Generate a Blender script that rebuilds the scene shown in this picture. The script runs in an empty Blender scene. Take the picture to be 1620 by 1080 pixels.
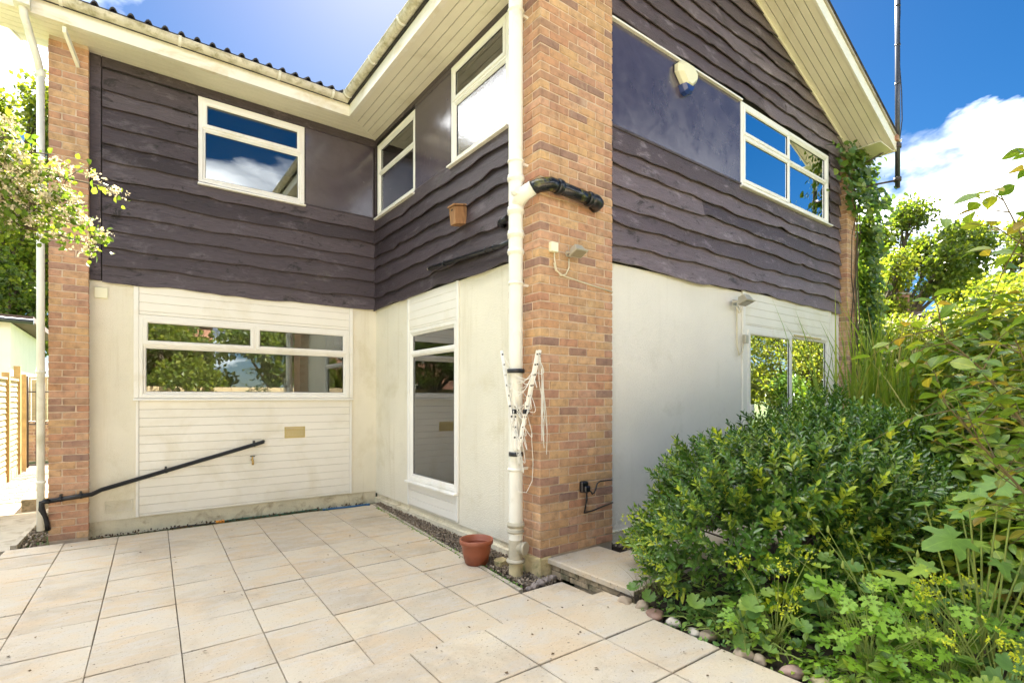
import bpy, bmesh, math, random
import numpy as np
from mathutils import Vector, Matrix, Euler
R = math.radians
rng = random.Random(7); NR = np.random.default_rng(11)
S = bpy.context.scene
C = S.collection

# ---------------------------------------------------------------- camera, sky, sun, exposure
cam = bpy.data.cameras.new('camera'); cam.sensor_width = 36; cam.lens = 18.2; cam.shift_y = 0.0543
cam.clip_start = 0.05; cam.clip_end = 3000
co = bpy.data.objects.new('camera', cam); C.objects.link(co)
co.location = (0, 0, 1.51); co.rotation_euler = (R(90), 0, -math.atan2(.59733, .80199))
S.camera = co
SUN_AZ = R(24); SUN_EL = R(47)          # azimuth measured from +Y towards +X
world = bpy.data.worlds.new('World'); S.world = world; world.use_nodes = True
def build_world():
    nt = world.node_tree; N = nt.nodes; L = nt.links; N.clear()
    out = N.new('ShaderNodeOutputWorld'); bg = N.new('ShaderNodeBackground')
    sky = N.new('ShaderNodeTexSky'); sky.sky_type = 'NISHITA'; sky.sun_disc = False
    sky.sun_elevation = SUN_EL; sky.sun_rotation = SUN_AZ
    sky.altitude = 1200; sky.air_density = 0.9; sky.dust_density = 1.1; sky.ozone_density = 2.0
    hs = N.new('ShaderNodeHueSaturation'); hs.inputs['Saturation'].default_value = 1.42; hs.inputs['Value'].default_value = 0.42
    L.new(sky.outputs[0], hs.inputs['Color'])
    geo = N.new('ShaderNodeTexCoord')
    sep = N.new('ShaderNodeSeparateXYZ'); L.new(geo.outputs['Generated'], sep.inputs[0])
    # cloud layer: project the view direction onto a plane overhead so that clouds shrink towards the horizon
    def m(op, a, b=None, c=None):
        n = N.new('ShaderNodeMath'); n.operation = op
        for i, v in enumerate((a, b, c)):
            if v is None: continue
            if isinstance(v, (int, float)): n.inputs[i].default_value = v
            else: L.new(v, n.inputs[i])
        return n.outputs[0]
    zc = m('ADD', m('MAXIMUM', sep.outputs[2], 0.0), 0.22)
    cx = m('DIVIDE', sep.outputs[0], zc); cy = m('DIVIDE', sep.outputs[1], zc)
    cb = N.new('ShaderNodeCombineXYZ'); L.new(cx, cb.inputs[0]); L.new(cy, cb.inputs[1])
    mp = N.new('ShaderNodeMapping'); L.new(cb.outputs[0], mp.inputs[0]); mp.inputs['Location'].default_value = CLOUD_OFF; mp.inputs['Rotation'].default_value = (0, 0, R(220.5))
    ns = N.new('ShaderNodeTexNoise'); ns.inputs['Scale'].default_value = 0.62; ns.inputs['Detail'].default_value = 9
    ns.inputs['Roughness'].default_value = 0.56; ns.inputs['Distortion'].default_value = 0.25
    L.new(mp.outputs[0], ns.inputs['Vector'])
    low = m('MULTIPLY_ADD', sep.outputs[2], 0.0, 0.0)
    cr = N.new('ShaderNodeValToRGB'); L.new(m('ADD', ns.outputs[0], low), cr.inputs[0])
    cr.color_ramp.elements[0].position = CLOUD_TH; cr.color_ramp.elements[1].position = CLOUD_TH+.09
    hz = cr.outputs[0]
    ns2 = N.new('ShaderNodeTexNoise'); ns2.inputs['Scale'].default_value = 2.4; ns2.inputs['Detail'].default_value = 6
    L.new(mp.outputs[0], ns2.inputs['Vector'])
    cc = N.new('ShaderNodeValToRGB'); L.new(ns2.outputs[0], cc.inputs[0])
    cc.color_ramp.elements[0].color = (3.4, 3.6, 4.2, 1); cc.color_ramp.elements[1].color = (25, 25, 24.5, 1)
    cc.color_ramp.elements[0].position = 0.36; cc.color_ramp.elements[1].position = 0.55
    mx = N.new('ShaderNodeMix'); mx.data_type = 'RGBA'
    L.new(hz, mx.inputs['Factor']); L.new(hs.outputs[0], mx.inputs['A']); L.new(cc.outputs[0], mx.inputs['B'])
    L.new(mx.outputs['Result'], bg.inputs[0]); bg.inputs[1].default_value = 0.05
    L.new(bg.outputs[0], out.inputs[0])
CLOUD_OFF = (5.2527, 17.7824, 0); CLOUD_TH = 0.512  # field chosen so bright cloud overhead, out of view, adds fill light
build_world()
sl = bpy.data.lights.new('sun', 'SUN'); sl.energy = 5.0; sl.angle = R(0.53); sl.color = (1, .93, .82)
so = bpy.data.objects.new('sun', sl); C.objects.link(so)
sd = Vector((math.sin(SUN_AZ) * math.cos(SUN_EL), math.cos(SUN_AZ) * math.cos(SUN_EL), math.sin(SUN_EL)))
so.rotation_euler = (-sd).to_track_quat('-Z', 'Y').to_euler(); so.location = sd * 60
S.view_settings.view_transform = 'Standard'; S.view_settings.look = 'None'
S.view_settings.exposure = 2.95; S.view_settings.gamma = 1.0; S.view_settings.use_curve_mapping = False
S.render.engine = 'CYCLES'
cy = S.cycles
cy.max_bounces = 10; cy.diffuse_bounces = 5; cy.glossy_bounces = 4; cy.transmission_bounces = 4; cy.transparent_max_bounces = 12
cy.caustics_reflective = False; cy.caustics_refractive = False; cy.sample_clamp_indirect = 6
cy.use_denoising = True
try: cy.denoiser = 'OPENIMAGEDENOISE'
except Exception: pass

# ---------------------------------------------------------------- helpers
def setmat(o, m):
    o.data.materials.append(m)
def link(o, parent=None):
    C.objects.link(o)
    if parent is not None:
        o.parent = parent
        o.matrix_parent_inverse = WM[parent.name].inverted() if parent.name in WM else Matrix.Translation(parent.location).inverted()
    return o
WM = {}
def tag(o, label, cat=None, group=None, kind=None):
    o['label'] = label
    if cat: o['category'] = cat
    if group: o['group'] = group
    if kind: o['kind'] = kind
    return o
def thing(name, label, cat, loc=(0, 0, 0), group=None):
    o = bpy.data.objects.new(name, None); C.objects.link(o); o.location = loc; o.empty_display_size = .1
    WM[o.name] = Matrix.Translation(loc)
    return tag(o, label, cat, group)
def structure(o, label=None):
    o['kind'] = 'structure'
    if label: o['label'] = label
    return o
class MB:
    def __init__(s): s.v = []; s.f = []; s.sm = []
    def add(s, vs, fs, smooth=False):
        b = len(s.v); s.v += [tuple(v) for v in vs]
        for f in fs: s.f.append(tuple(b + i for i in f)); s.sm.append(smooth)
        return s
    def box(s, x0, x1, y0, y1, z0, z1):
        return s.add([(x0,y0,z0),(x1,y0,z0),(x1,y1,z0),(x0,y1,z0),(x0,y0,z1),(x1,y0,z1),(x1,y1,z1),(x0,y1,z1)],
                     [(3,2,1,0),(4,5,6,7),(0,1,5,4),(1,2,6,5),(2,3,7,6),(3,0,4,7)])
    def hexa(s, p):      # 8 points, bottom loop then top loop
        return s.add(p, [(3,2,1,0),(4,5,6,7),(0,1,5,4),(1,2,6,5),(2,3,7,6),(3,0,4,7)])
    def tube(s, path, rad, n=10, caps=True, smooth=True):
        path = [Vector(p) for p in path]
        if isinstance(rad, (int, float)): rad = [rad] * len(path)
        vs = []; a = None
        for i, p in enumerate(path):
            t = (path[min(i+1, len(path)-1)] - path[max(i-1, 0)])
            t = t.normalized() if t.length > 1e-9 else Vector((0,0,1))
            a = t.orthogonal() if a is None else a - t*t.dot(a)
            if a.length < 1e-6: a = t.orthogonal()
            a.normalize(); b = t.cross(a)
            for k in range(n):
                th = 2*math.pi*k/n
                vs.append(p + (a*math.cos(th) + b*math.sin(th)) * rad[i])
        fs = []
        for i in range(len(path)-1):
            for k in range(n):
                fs.append((i*n+k, i*n+(k+1)%n, (i+1)*n+(k+1)%n, (i+1)*n+k))
        s.add(vs, fs, smooth)
        if caps:
            b = len(s.v) - len(vs)
            s.f.append(tuple(b+k for k in range(n-1,-1,-1))); s.sm.append(False)
            s.f.append(tuple(b+(len(path)-1)*n+k for k in range(n))); s.sm.append(False)
        return s
    def lathe(s, prof, origin, n=20, smooth=True, axis='Z'):
        o = Vector(origin); vs = []
        for r, z in prof:
            for k in range(n):
                th = 2*math.pi*k/n; a, b = r*math.cos(th), r*math.sin(th)
                vs.append(o + (Vector((a,b,z)) if axis == 'Z' else Vector((z,a,b)) if axis == 'X' else Vector((a,z,b))))
        fs = [(i*n+k, i*n+(k+1)%n, (i+1)*n+(k+1)%n, (i+1)*n+k) for i in range(len(prof)-1) for k in range(n)]
        return s.add(vs, fs, smooth)
    def prism(s, poly, z0, z1):
        n = len(poly)
        return s.add([(x,y,z0) for x,y in poly] + [(x,y,z1) for x,y in poly],
                     [tuple(range(n-1,-1,-1)), tuple(range(n, 2*n))] + [(i,(i+1)%n,n+(i+1)%n,n+i) for i in range(n)])
    def mesh(s, name, m=None):
        me = bpy.data.meshes.new(name); me.from_pydata(s.v, [], s.f); me.update()
        me.polygons.foreach_set('use_smooth', s.sm)
        if m: me.materials.append(m)
        return me
    def build(s, name, m, parent=None, **kw):
        o = bpy.data.objects.new(name, s.mesh(name, m)); return link(o, parent)
def inst(name, me, loc, parent, rot=(0,0,0), scale=1.0):
    o = bpy.data.objects.new(name, me); o.location = loc; o.rotation_euler = rot
    o.scale = (scale,)*3 if isinstance(scale, (int, float)) else scale
    return link(o, parent)
def rough_mesh(me, bevel=0.004, jit=0.001, seed=0):
    bm = bmesh.new(); bm.from_mesh(me); r = random.Random(seed)
    bmesh.ops.bevel(bm, geom=bm.edges[:], offset=bevel, segments=1, affect='EDGES', profile=.5)
    for v in bm.verts: v.co += Vector((r.uniform(-jit,jit), r.uniform(-jit,jit), r.uniform(-jit,jit)))
    bm.to_mesh(me); bm.free(); me.update(); return me

# ---------------------------------------------------------------- materials
def nodes_of(name):
    m = bpy.data.materials.new(name); m.use_nodes = True; nt = m.node_tree
    return m, nt, nt.nodes, nt.links, nt.nodes['Principled BSDF']
def mixrgb(N, L, fac, a, b, mode='MIX'):
    n = N.new('ShaderNodeMix'); n.data_type = 'RGBA'; n.blend_type = mode
    for key, v in (('Factor', fac), ('A', a), ('B', b)):
        sock = [i for i in n.inputs if i.name == key and (i.type == ('VALUE' if key == 'Factor' else 'RGBA'))][0]
        if isinstance(v, (int, float)): sock.default_value = v
        elif isinstance(v, tuple): sock.default_value = (*v[:3], 1)
        else: L.new(v, sock)
    return [o for o in n.outputs if o.type == 'RGBA'][0]
def noise(N, L, scale, detail=5, rough=.55, coord=None, dist=0, stretch=None):
    t = N.new('ShaderNodeTexNoise'); t.inputs['Scale'].default_value = scale
    t.inputs['Detail'].default_value = detail; t.inputs['Roughness'].default_value = rough; t.inputs['Distortion'].default_value = dist
    if coord is not None:
        if stretch:
            mp = N.new('ShaderNodeMapping'); mp.inputs['Scale'].default_value = stretch; L.new(coord, mp.inputs[0]); coord = mp.outputs[0]
        L.new(coord, t.inputs['Vector'])
    return t.outputs[0]
def ramp(N, L, fac, stops):
    r = N.new('ShaderNodeValToRGB'); L.new(fac, r.inputs[0]); e = r.color_ramp.elements
    while len(e) < len(stops): e.new(.5)
    for i, (p, c) in enumerate(stops):
        e[i].position = p; e[i].color = (*c[:3], 1) if isinstance(c, tuple) else (c, c, c, 1)
    return r.outputs[0]
def worldpos(N):
    return N.new('ShaderNodeNewGeometry').outputs['Position']
def bump(N, L, bs, h, strength=.3, dist=.01):
    b = N.new('ShaderNodeBump'); b.inputs['Strength'].default_value = strength; b.inputs['Distance'].default_value = dist
    L.new(h, b.inputs['Height']); L.new(b.outputs[0], bs.inputs['Normal'])
def pmat(name, base, rough=.6, var=.12, scale=4, bumps=0, bscale=60, spec=.5, dirt=None, dscale=3, dlo=.52, dhi=.7, stretch=None, metal=0, coat=0, streak=None):
    m, nt, N, L, bs = nodes_of(name); P = worldpos(N)
    n1 = noise(N, L, scale, 6, .6, P, stretch=stretch)
    dark = tuple(max(0, c*(1-var)) for c in base); lite = tuple(min(1, c*(1+var)) for c in base)
    col = ramp(N, L, n1, [(.3, dark), (.7, lite)])
    if dirt:
        n2 = noise(N, L, dscale, 8, .65, P, .4, stretch)
        col = mixrgb(N, L, ramp(N, L, n2, [(dlo, 0.0), (dhi, 1.0)]), col, dirt)
    if streak:
        n3 = noise(N, L, 2.4, 7, .7, P, .15, (2.6,2.6,.16)); col = mixrgb(N, L, ramp(N, L, n3, [(.54, 0.), (.74, .55)]), col, streak)
        n4 = noise(N, L, 7, 9, .8, P, .8); col = mixrgb(N, L, ramp(N, L, n4, [(.63, 0.), (.70, .5)]), col, streak)
    L.new(col, bs.inputs['Base Color']); bs.inputs['Roughness'].default_value = rough
    bs.inputs['Specular IOR Level'].default_value = spec; bs.inputs['Metallic'].default_value = metal
    bs.inputs['Coat Weight'].default_value = coat
    if bumps: bump(N, L, bs, noise(N, L, bscale, 4, .6, P), bumps, .01)
    return m
def rnd_fac(N, L):
    a = N.new('ShaderNodeAttribute'); a.attribute_name = 'rnd'
    o = N.new('ShaderNodeObjectInfo')
    s = N.new('ShaderNodeMath'); s.operation = 'ADD'; L.new(a.outputs['Fac'], s.inputs[0]); L.new(o.outputs['Random'], s.inputs[1])
    f = N.new('ShaderNodeMath'); f.operation = 'FRACT'; L.new(s.outputs[0], f.inputs[0]); return f.outputs[0]
def leafmat(name, stops, trans=.4, rough=.42, tcol=None, spec=.45, veins=None):
    m, nt, N, L, bs = nodes_of(name); f = rnd_fac(N, L)
    col = ramp(N, L, f, stops)
    if veins:                                  # vein lines drawn in the leaf's own coordinates
        tc = N.new('ShaderNodeTexCoord'); sp = N.new('ShaderNodeSeparateXYZ'); L.new(tc.outputs['Object'], sp.inputs[0])
        def mm(op, a, b=None):
            n = N.new('ShaderNodeMath'); n.operation = op
            for i, v in enumerate((a, b)):
                if v is None: continue
                if isinstance(v, (int, float)): n.inputs[i].default_value = v
                else: L.new(v, n.inputs[i])
            return n.outputs[0]
        ax = mm('ABSOLUTE', sp.outputs[0])
        if veins == 'pinnate':
            side = mm('ABSOLUTE', mm('SINE', mm('MULTIPLY', mm('SUBTRACT', sp.outputs[1], ax), 22)))
            v = mm('MAXIMUM', ramp(N, L, ax, [(.012, 1.), (.035, 0.)]), mm('MULTIPLY', ramp(N, L, side, [(.0, 1.), (.22, 0.)]), .55))
        else:
            ang = mm('ARCTAN2', sp.outputs[0], sp.outputs[1]); side = mm('ABSOLUTE', mm('SINE', mm('MULTIPLY', ang, 4.5)))
            v = mm('MULTIPLY', ramp(N, L, side, [(.0, 1.), (.16, 0.)]), .8)
        col = mixrgb(N, L, mm('MULTIPLY', v, .55), col, mixrgb(N, L, 1., col, (2.0,1.7,1.5), 'MULTIPLY'))
    n = noise(N, L, 26, 3, .5, worldpos(N))
    col = mixrgb(N, L, .6, col, mixrgb(N, L, 1.0, col, ramp(N, L, n, [(.3, (.62,.66,.6)), (.75, (1.2,1.15,1.0))]), 'MULTIPLY'))
    L.new(col, bs.inputs['Base Color']); bs.inputs['Roughness'].default_value = rough; bs.inputs['Specular IOR Level'].default_value = spec
    t = N.new('ShaderNodeBsdfTranslucent')
    L.new(mixrgb(N, L, 1.0, col, tcol or (1.5, 1.45, .6), 'MULTIPLY'), t.inputs[0])
    mx = N.new('ShaderNodeMixShader'); mx.inputs[0].default_value = trans
    L.new(bs.outputs[0], mx.inputs[1]); L.new(t.outputs[0], mx.inputs[2])
    L.new(mx.outputs[0], N['Material Output'].inputs[0]); return m
def brickmat():
    m, nt, N, L, bs = nodes_of('brick_clay'); f = rnd_fac(N, L); P = worldpos(N)
    col = ramp(N, L, f, [(0,(.55,.315,.18)),(.14,(.62,.42,.25)),(.28,(.50,.27,.18)),(.42,(.60,.40,.22)),(.55,(.47,.27,.19)),(.66,(.60,.37,.25)),(.76,(.54,.36,.20)),(.87,(.42,.255,.19)),(.95,(.32,.205,.165)),(1,(.57,.33,.19))])
    n = noise(N, L, 14, 6, .65, P); col = mixrgb(N, L, .75, col, mixrgb(N, L, 1., col, ramp(N, L, n, [(.28, (.5,.46,.46)), (.5, (.95,.93,.9)), (.75, (1.25,1.18,1.05))]), 'MULTIPLY'))
    ws = noise(N, L, 2.2, 8, .65, P, .5, (2.2,2.2,.5)); col = mixrgb(N, L, ramp(N, L, ws, [(.50, 0.), (.72, .6)]), col, mixrgb(N, L, 1., col, (.62,.58,.54), 'MULTIPLY'))
    wl_ = noise(N, L, 3.1, 8, .7, P, .6); col = mixrgb(N, L, ramp(N, L, wl_, [(.56, 0.), (.74, .45)]), col, (.66,.55,.42))
    n2 = noise(N, L, 90, 4, .7, P); col = mixrgb(N, L, ramp(N, L, n2, [(.60, 0.), (.70, .6)]), col, (.16,.10,.075))
    L.new(col, bs.inputs['Base Color']); bs.inputs['Roughness'].default_value = .85; bs.inputs['Specular IOR Level'].default_value = .25
    bump(N, L, bs, n2, .35, .004); return m
def boardmat(name='dark_stained_timber', k=1.0, wear=.6, rlo=.36):
    m, nt, N, L, bs = nodes_of(name); f = rnd_fac(N, L); P = worldpos(N)
    col = ramp(N, L, f, [(0, (.044*k,.033*k,.040*k)), (.5, (.074*k,.058*k,.069*k)), (1, (.112*k,.092*k,.106*k))])
    g = noise(N, L, 7, 8, .7, P, .6, (1,1,9)); col = mixrgb(N, L, .8, col, mixrgb(N, L, 1., col, ramp(N, L, g, [(.3, (.55,.52,.5)), (.7, (1.35,1.3,1.3))]), 'MULTIPLY'))
    kn = noise(N, L, 3.2, 9, .78, P, .9, (1,1,2.5)); col = mixrgb(N, L, ramp(N, L, kn, [(.57, 0.), (.62, .9)]), col, (.020*k,.015*k,.015*k))
    pl = noise(N, L, 2.3, 9, .75, P, .3, (1.4,1.4,3)); col = mixrgb(N, L, ramp(N, L, pl, [(.55, 0.), (.68, wear)]), col, (.20*k,.17*k,.19*k))
    al = noise(N, L, 1.3, 8, .7, P, 1.0); col = mixrgb(N, L, ramp(N, L, al, [(.60, 0.), (.74, .35)]), col, (.115,.115,.06))
    L.new(col, bs.inputs['Base Color']); L.new(ramp(N, L, g, [(.3, rlo), (.7, rlo+.2)]), bs.inputs['Roughness']); bs.inputs['Specular IOR Level'].default_value = .5
    mi = N.new('ShaderNodeMath'); mi.operation = 'SUBTRACT'; L.new(g, mi.inputs[0]); L.new(kn, mi.inputs[1])
    bump(N, L, bs, mi.outputs[0], .7, .02); return m
def slabmat():
    m, nt, N, L, bs = nodes_of('riven_concrete_slab'); P = worldpos(N); f = rnd_fac(N, L)
    col = ramp(N, L, f, [(0, (.46,.395,.30)), (.3, (.55,.475,.36)), (.55, (.50,.44,.345)), (.8, (.57,.49,.36)), (1, (.43,.365,.28))])
    a = noise(N, L, 2.6, 7, .6, P, .5); col = mixrgb(N, L, ramp(N, L, a, [(.43, 0.), (.64, .75)]), col, (.54,.41,.265))
    b = noise(N, L, 4.5, 8, .66, P, .3, (1.0,2.2,1)); col = mixrgb(N, L, ramp(N, L, b, [(.47, 0.), (.64, .75)]), col, (.50,.46,.40))
    d = noise(N, L, 1.3, 9, .7, P, .6); col = mixrgb(N, L, ramp(N, L, d, [(.50, 0.), (.66, .6)]), col, (.34,.285,.215))
    gr = noise(N, L, 130, 2, .5, P); col = mixrgb(N, L, ramp(N, L, gr, [(.54, 0.), (.72, .35)]), col, (.40,.33,.24))
    e = noise(N, L, 60, 3, .6, P); col = mixrgb(N, L, ramp(N, L, e, [(.63, 0.), (.69, .75)]), col, (.17,.14,.10))
    v = N.new('ShaderNodeTexVoronoi'); v.inputs['Scale'].default_value = 9; L.new(P, v.inputs['Vector'])
    w = noise(N, L, 1.9, 3, .5, P)
    mm = N.new('ShaderNodeMath'); mm.operation = 'MULTIPLY'; L.new(ramp(N, L, v.outputs['Distance'], [(.05, 1.), (.085, 0.)]), mm.inputs[0]); L.new(ramp(N, L, w, [(.52, 0.), (.58, .8)]), mm.inputs[1])
    col = mixrgb(N, L, mm.outputs[0], col, (.13,.115,.085))
    L.new(col, bs.inputs['Base Color']); bs.inputs['Roughness'].default_value = .8; bs.inputs['Specular IOR Level'].default_value = .3
    h = noise(N, L, 22, 8, .65, P, .3, (1,1.7,1)); bump(N, L, bs, h, .45, .02); return m
def glassmat(name='window_glass', k=1.8, base=.07, rough=0.0, wobble=0):
    m, nt, N, L, bs = nodes_of(name); N.remove(bs)
    tr = N.new('ShaderNodeBsdfTransparent'); tr.inputs[0].default_value = (.80,.84,.83,1)
    gl = N.new('ShaderNodeBsdfGlossy'); gl.inputs['Roughness'].default_value = rough; gl.inputs[0].default_value = (.95,.97,1,1)
    fr = N.new('ShaderNodeFresnel'); fr.inputs[0].default_value = 1.52
    ma = N.new('ShaderNodeMath'); ma.operation = 'MULTIPLY_ADD'; ma.use_clamp = True; L.new(fr.outputs[0], ma.inputs[0]); ma.inputs[1].default_value = k; ma.inputs[2].default_value = base
    mx = N.new('ShaderNodeMixShader'); L.new(ma.outputs[0], mx.inputs[0]); L.new(tr.outputs[0], mx.inputs[1]); L.new(gl.outputs[0], mx.inputs[2])
    P = worldpos(N); b = N.new('ShaderNodeBump'); b.inputs['Strength'].default_value = wobble or .02; b.inputs['Distance'].default_value = .02
    L.new(noise(N, L, 55 if wobble else 1.2, 2, .5, P), b.inputs['Height']); L.new(b.outputs[0], gl.inputs['Normal'])
    L.new(mx.outputs[0], N['Material Output'].inputs[0]); return m
def gloss_panel():
    m, nt, N, L, bs = nodes_of('dark_gloss_panel'); P = worldpos(N)
    n = noise(N, L, 2.2, 8, .7, P, .5)
    L.new(ramp(N, L, n, [(.3, (.055,.042,.058)), (.7, (.085,.068,.092))]), bs.inputs['Base Color'])
    L.new(ramp(N, L, noise(N, L, 6, 8, .7, P), [(.3, .10), (.75, .30)]), bs.inputs['Roughness']); bs.inputs['IOR'].default_value = 2.0
    bump(N, L, bs, noise(N, L, 3, 3, .5, P), .06, .02); return m
M = {}
M['brick'] = brickmat(); M['board'] = boardmat(k=.95); M['slab'] = slabmat(); M['glass'] = glassmat(); M['pattern_glass'] = glassmat('patterned_glass', 2.0, .25, .08, .16)
M['gloss'] = gloss_panel(); M['board_sky_sheen'] = boardmat('sky_sheen_stained_timber', 1.9, .85, .25)  # paler copy of the board colour; sky reflection painted into the gable boards
M['mortar'] = pmat('mortar', (.62,.48,.355), .95, .18, 9, .4, 160, dirt=(.50,.40,.31), dscale=5)
M['render'] = pmat('cream_painted_render', (.84,.795,.66), .85, .05, 1.4, .9, 85, .25, dirt=(.68,.62,.44), dscale=1.6, dlo=.54, dhi=.8, streak=(.66,.59,.42))
M['render_white'] = pmat('white_painted_render', (.885,.86,.79), .85, .04, 1.4, .9, 85, .25, dirt=(.71,.68,.59), dscale=1.4, dlo=.55, dhi=.8, streak=(.78,.755,.68))
M['plinth'] = pmat('flaking_painted_plinth', (.74,.68,.52), .9, .12, 4, .5, 60, .2, dirt=(.44,.36,.23), dscale=5, dlo=.52, dhi=.68)
M['block'] = pmat('mossy_block', (.52,.43,.24), .95, .25, 8, .8, 50, .2, dirt=(.16,.17,.06), dscale=6, dlo=.5, dhi=.66)
M['upvc'] = pmat('white_plastic', (.87,.855,.80), .32, .03, 2, 0, spec=.5, dirt=(.70,.65,.50), dscale=2.2, dlo=.56, dhi=.8)
M['plank'] = pmat('cream_plastic_cladding', (.87,.845,.77), .38, .03, 2, 0, spec=.5, dirt=(.74,.69,.55), dscale=1.7, dlo=.52, dhi=.8)
M['soffit'] = pmat('cream_soffit_plastic', (.85,.81,.67), .45, .04, 2, 0, dirt=(.62,.56,.40), dscale=1.5, dlo=.52, dhi=.85)
M['fascia'] = pmat('stained_white_fascia', (.87,.84,.74), .45, .05, 2, 0, dirt=(.62,.50,.25), dscale=2.0, dlo=.5, dhi=.8, stretch=(1,1,2))
M['gutter'] = pmat('lichened_gutter', (.66,.62,.50), .6, .1, 5, .3, 120, dirt=(.35,.31,.18), dscale=9, dlo=.46, dhi=.66)
M['pipe'] = pmat('white_painted_pipe', (.80,.785,.70), .4, .05, 3, 0, dirt=(.58,.55,.42), dscale=3, dlo=.55, dhi=.75)
M['pipegrey'] = pmat('weathered_grey_pipe', (.46,.42,.32), .6, .15, 8, .2, 80)
M['clay'] = pmat('yellow_clay_pipe', (.62,.52,.30), .8, .18, 8, .4, 60, dirt=(.25,.21,.10), dscale=7, dlo=.55, dhi=.7)
M['black'] = pmat('black_plastic', (.012,.013,.016), .28, .2, 5, 0, spec=.5)
M['blackmoss'] = pmat('black_plastic_with_algae', (.012,.013,.016), .26, .2, 5, 0, dirt=(.14,.13,.02), dscale=6, dlo=.52, dhi=.64)
M['darkmetal'] = pmat('dark_metal', (.07,.075,.085), .35, .15, 6, 0, metal=.7)
M['tile'] = pmat('dark_roof_tile', (.045,.042,.045), .8, .3, 6, .5, 60, dirt=(.12,.115,.08), dscale=8, dlo=.56, dhi=.7)
M['dark'] = pmat('dark_gap', (.02,.018,.016), .9, .2, 4)
M['inner'] = pmat('interior_plaster', (.36,.33,.28), .9, .05, 1)
M['carpet'] = pmat('interior_floor', (.20,.16,.12), .9, .1, 3)
M['curtain'] = pmat('curtain_cloth', (.62,.55,.40), .9, .12, 4)
M['blind'] = pmat('blind_cloth', (.34,.31,.25), .8, .08, 6)
M['terracotta'] = pmat('terracotta_plastic', (.30,.088,.042), .45, .08, 3, .1, 90, dirt=(.30,.11,.06), dscale=4)
M['earth'] = pmat('soil', (.05,.036,.024), .95, .4, 9, .9, 40)
M['joint'] = pmat('sandy_joint', (.15,.12,.085), .95, .35, 14, .6, 60, dirt=(.06,.055,.03), dscale=8, dlo=.5, dhi=.6)
M['ground'] = pmat('rough_lawn', (.075,.11,.028), .95, .35, 3, .6, 30, dirt=(.12,.11,.05), dscale=2)
M['concrete'] = pmat('old_concrete', (.42,.37,.29), .9, .14, 3, .5, 50, dirt=(.22,.19,.13), dscale=3.5, dlo=.5, dhi=.7)
M['stone'] = pmat('garden_cobble', (.33,.26,.19), .7, .35, 5, .3, 40, dirt=(.45,.38,.28), dscale=4)
M['greystone'] = pmat('grey_rough_stone', (.24,.20,.18), .9, .3, 12, .8, 50)
def gravelmat():
    m, nt, N, L, bs = nodes_of('gravel_stone'); f = rnd_fac(N, L)
    L.new(ramp(N, L, f, [(0, (.10,.075,.055)), (.4, (.20,.15,.10)), (.7, (.30,.24,.17)), (.9, (.15,.12,.10)), (1, (.45,.38,.29))]), bs.inputs['Base Color']); bs.inputs['Roughness'].default_value = .75; return m
M['gravel'] = gravelmat()
M['fence'] = pmat('weathered_fence_board', (.50,.38,.22), .85, .2, 5, .5, 60, stretch=(1,1,6), dirt=(.36,.33,.18), dscale=3)
M['fpost'] = pmat('orange_stained_post', (.50,.33,.14), .8, .18, 6, .4, 50)
M['bark'] = pmat('bark', (.085,.065,.045), .95, .35, 9, .8, 30)
M['twig'] = pmat('green_brown_twig', (.11,.09,.035), .8, .3, 20)
M['stem'] = pmat('green_stem', (.20,.26,.05), .6, .25, 20)
M['white'] = pmat('white_wall_paint', (.82,.80,.76), .8, .04, 2, .2, 60)
M['rawwood'] = pmat('bird_box_wood', (.36,.19,.085), .85, .3, 9, .6, 60, stretch=(1,1,.25), dirt=(.14,.075,.035), dscale=9, dlo=.5, dhi=.62)
M['alarm'] = pmat('alarm_plastic', (.82,.80,.58), .3, .03, 3)
M['blue'] = pmat('blue_plastic', (.03,.06,.22), .15, .1, 3)
M['steel'] = pmat('floodlight_metal', (.52,.49,.40), .35, .1, 8, metal=.3)
M['lens'] = pmat('floodlight_lens', (.30,.27,.20), .12, .1, 8)
M['cable'] = pmat('cream_cable', (.74,.68,.50), .5, .05, 4)
M['alu'] = pmat('bare_aluminium', (.66,.67,.66), .35, .06, 6, metal=.5)
M['cord'] = pmat('white_line_cord', (.80,.78,.70), .7, .05, 6)
M['hose'] = pmat('green_hose', (.02,.12,.075), .4, .1, 6)
M['bluehose'] = pmat('blue_hose', (.01,.10,.26), .4, .1, 6)
M['orange'] = pmat('orange_hose_fitting', (.75,.30,.03), .4, .05, 6)
M['brass'] = pmat('brass', (.55,.37,.12), .35, .1, 8, metal=.8)
M['vent'] = pmat('tan_vent_plastic', (.60,.48,.21), .6, .08, 5)
M['iron'] = pmat('wrought_iron', (.06,.045,.04), .6, .3, 9)
M['brickdark'] = pmat('edging_block', (.30,.235,.15), .95, .3, 10, .8, 50, dirt=(.12,.11,.06), dscale=9, dlo=.5, dhi=.65)
M['farbrick'] = pmat('distant_brickwork', (.40,.20,.13), .9, .2, 6, .3, 40)
M['farroof'] = pmat('distant_tiles', (.11,.075,.065), .9, .25, 6, .5, 20)
M['path'] = pmat('path_pavers', (.20,.15,.10), .9, .25, 6, .5, 40)
M['teal'] = pmat('teal_cloth', (.02,.20,.13), .8, .1, 5)
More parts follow.
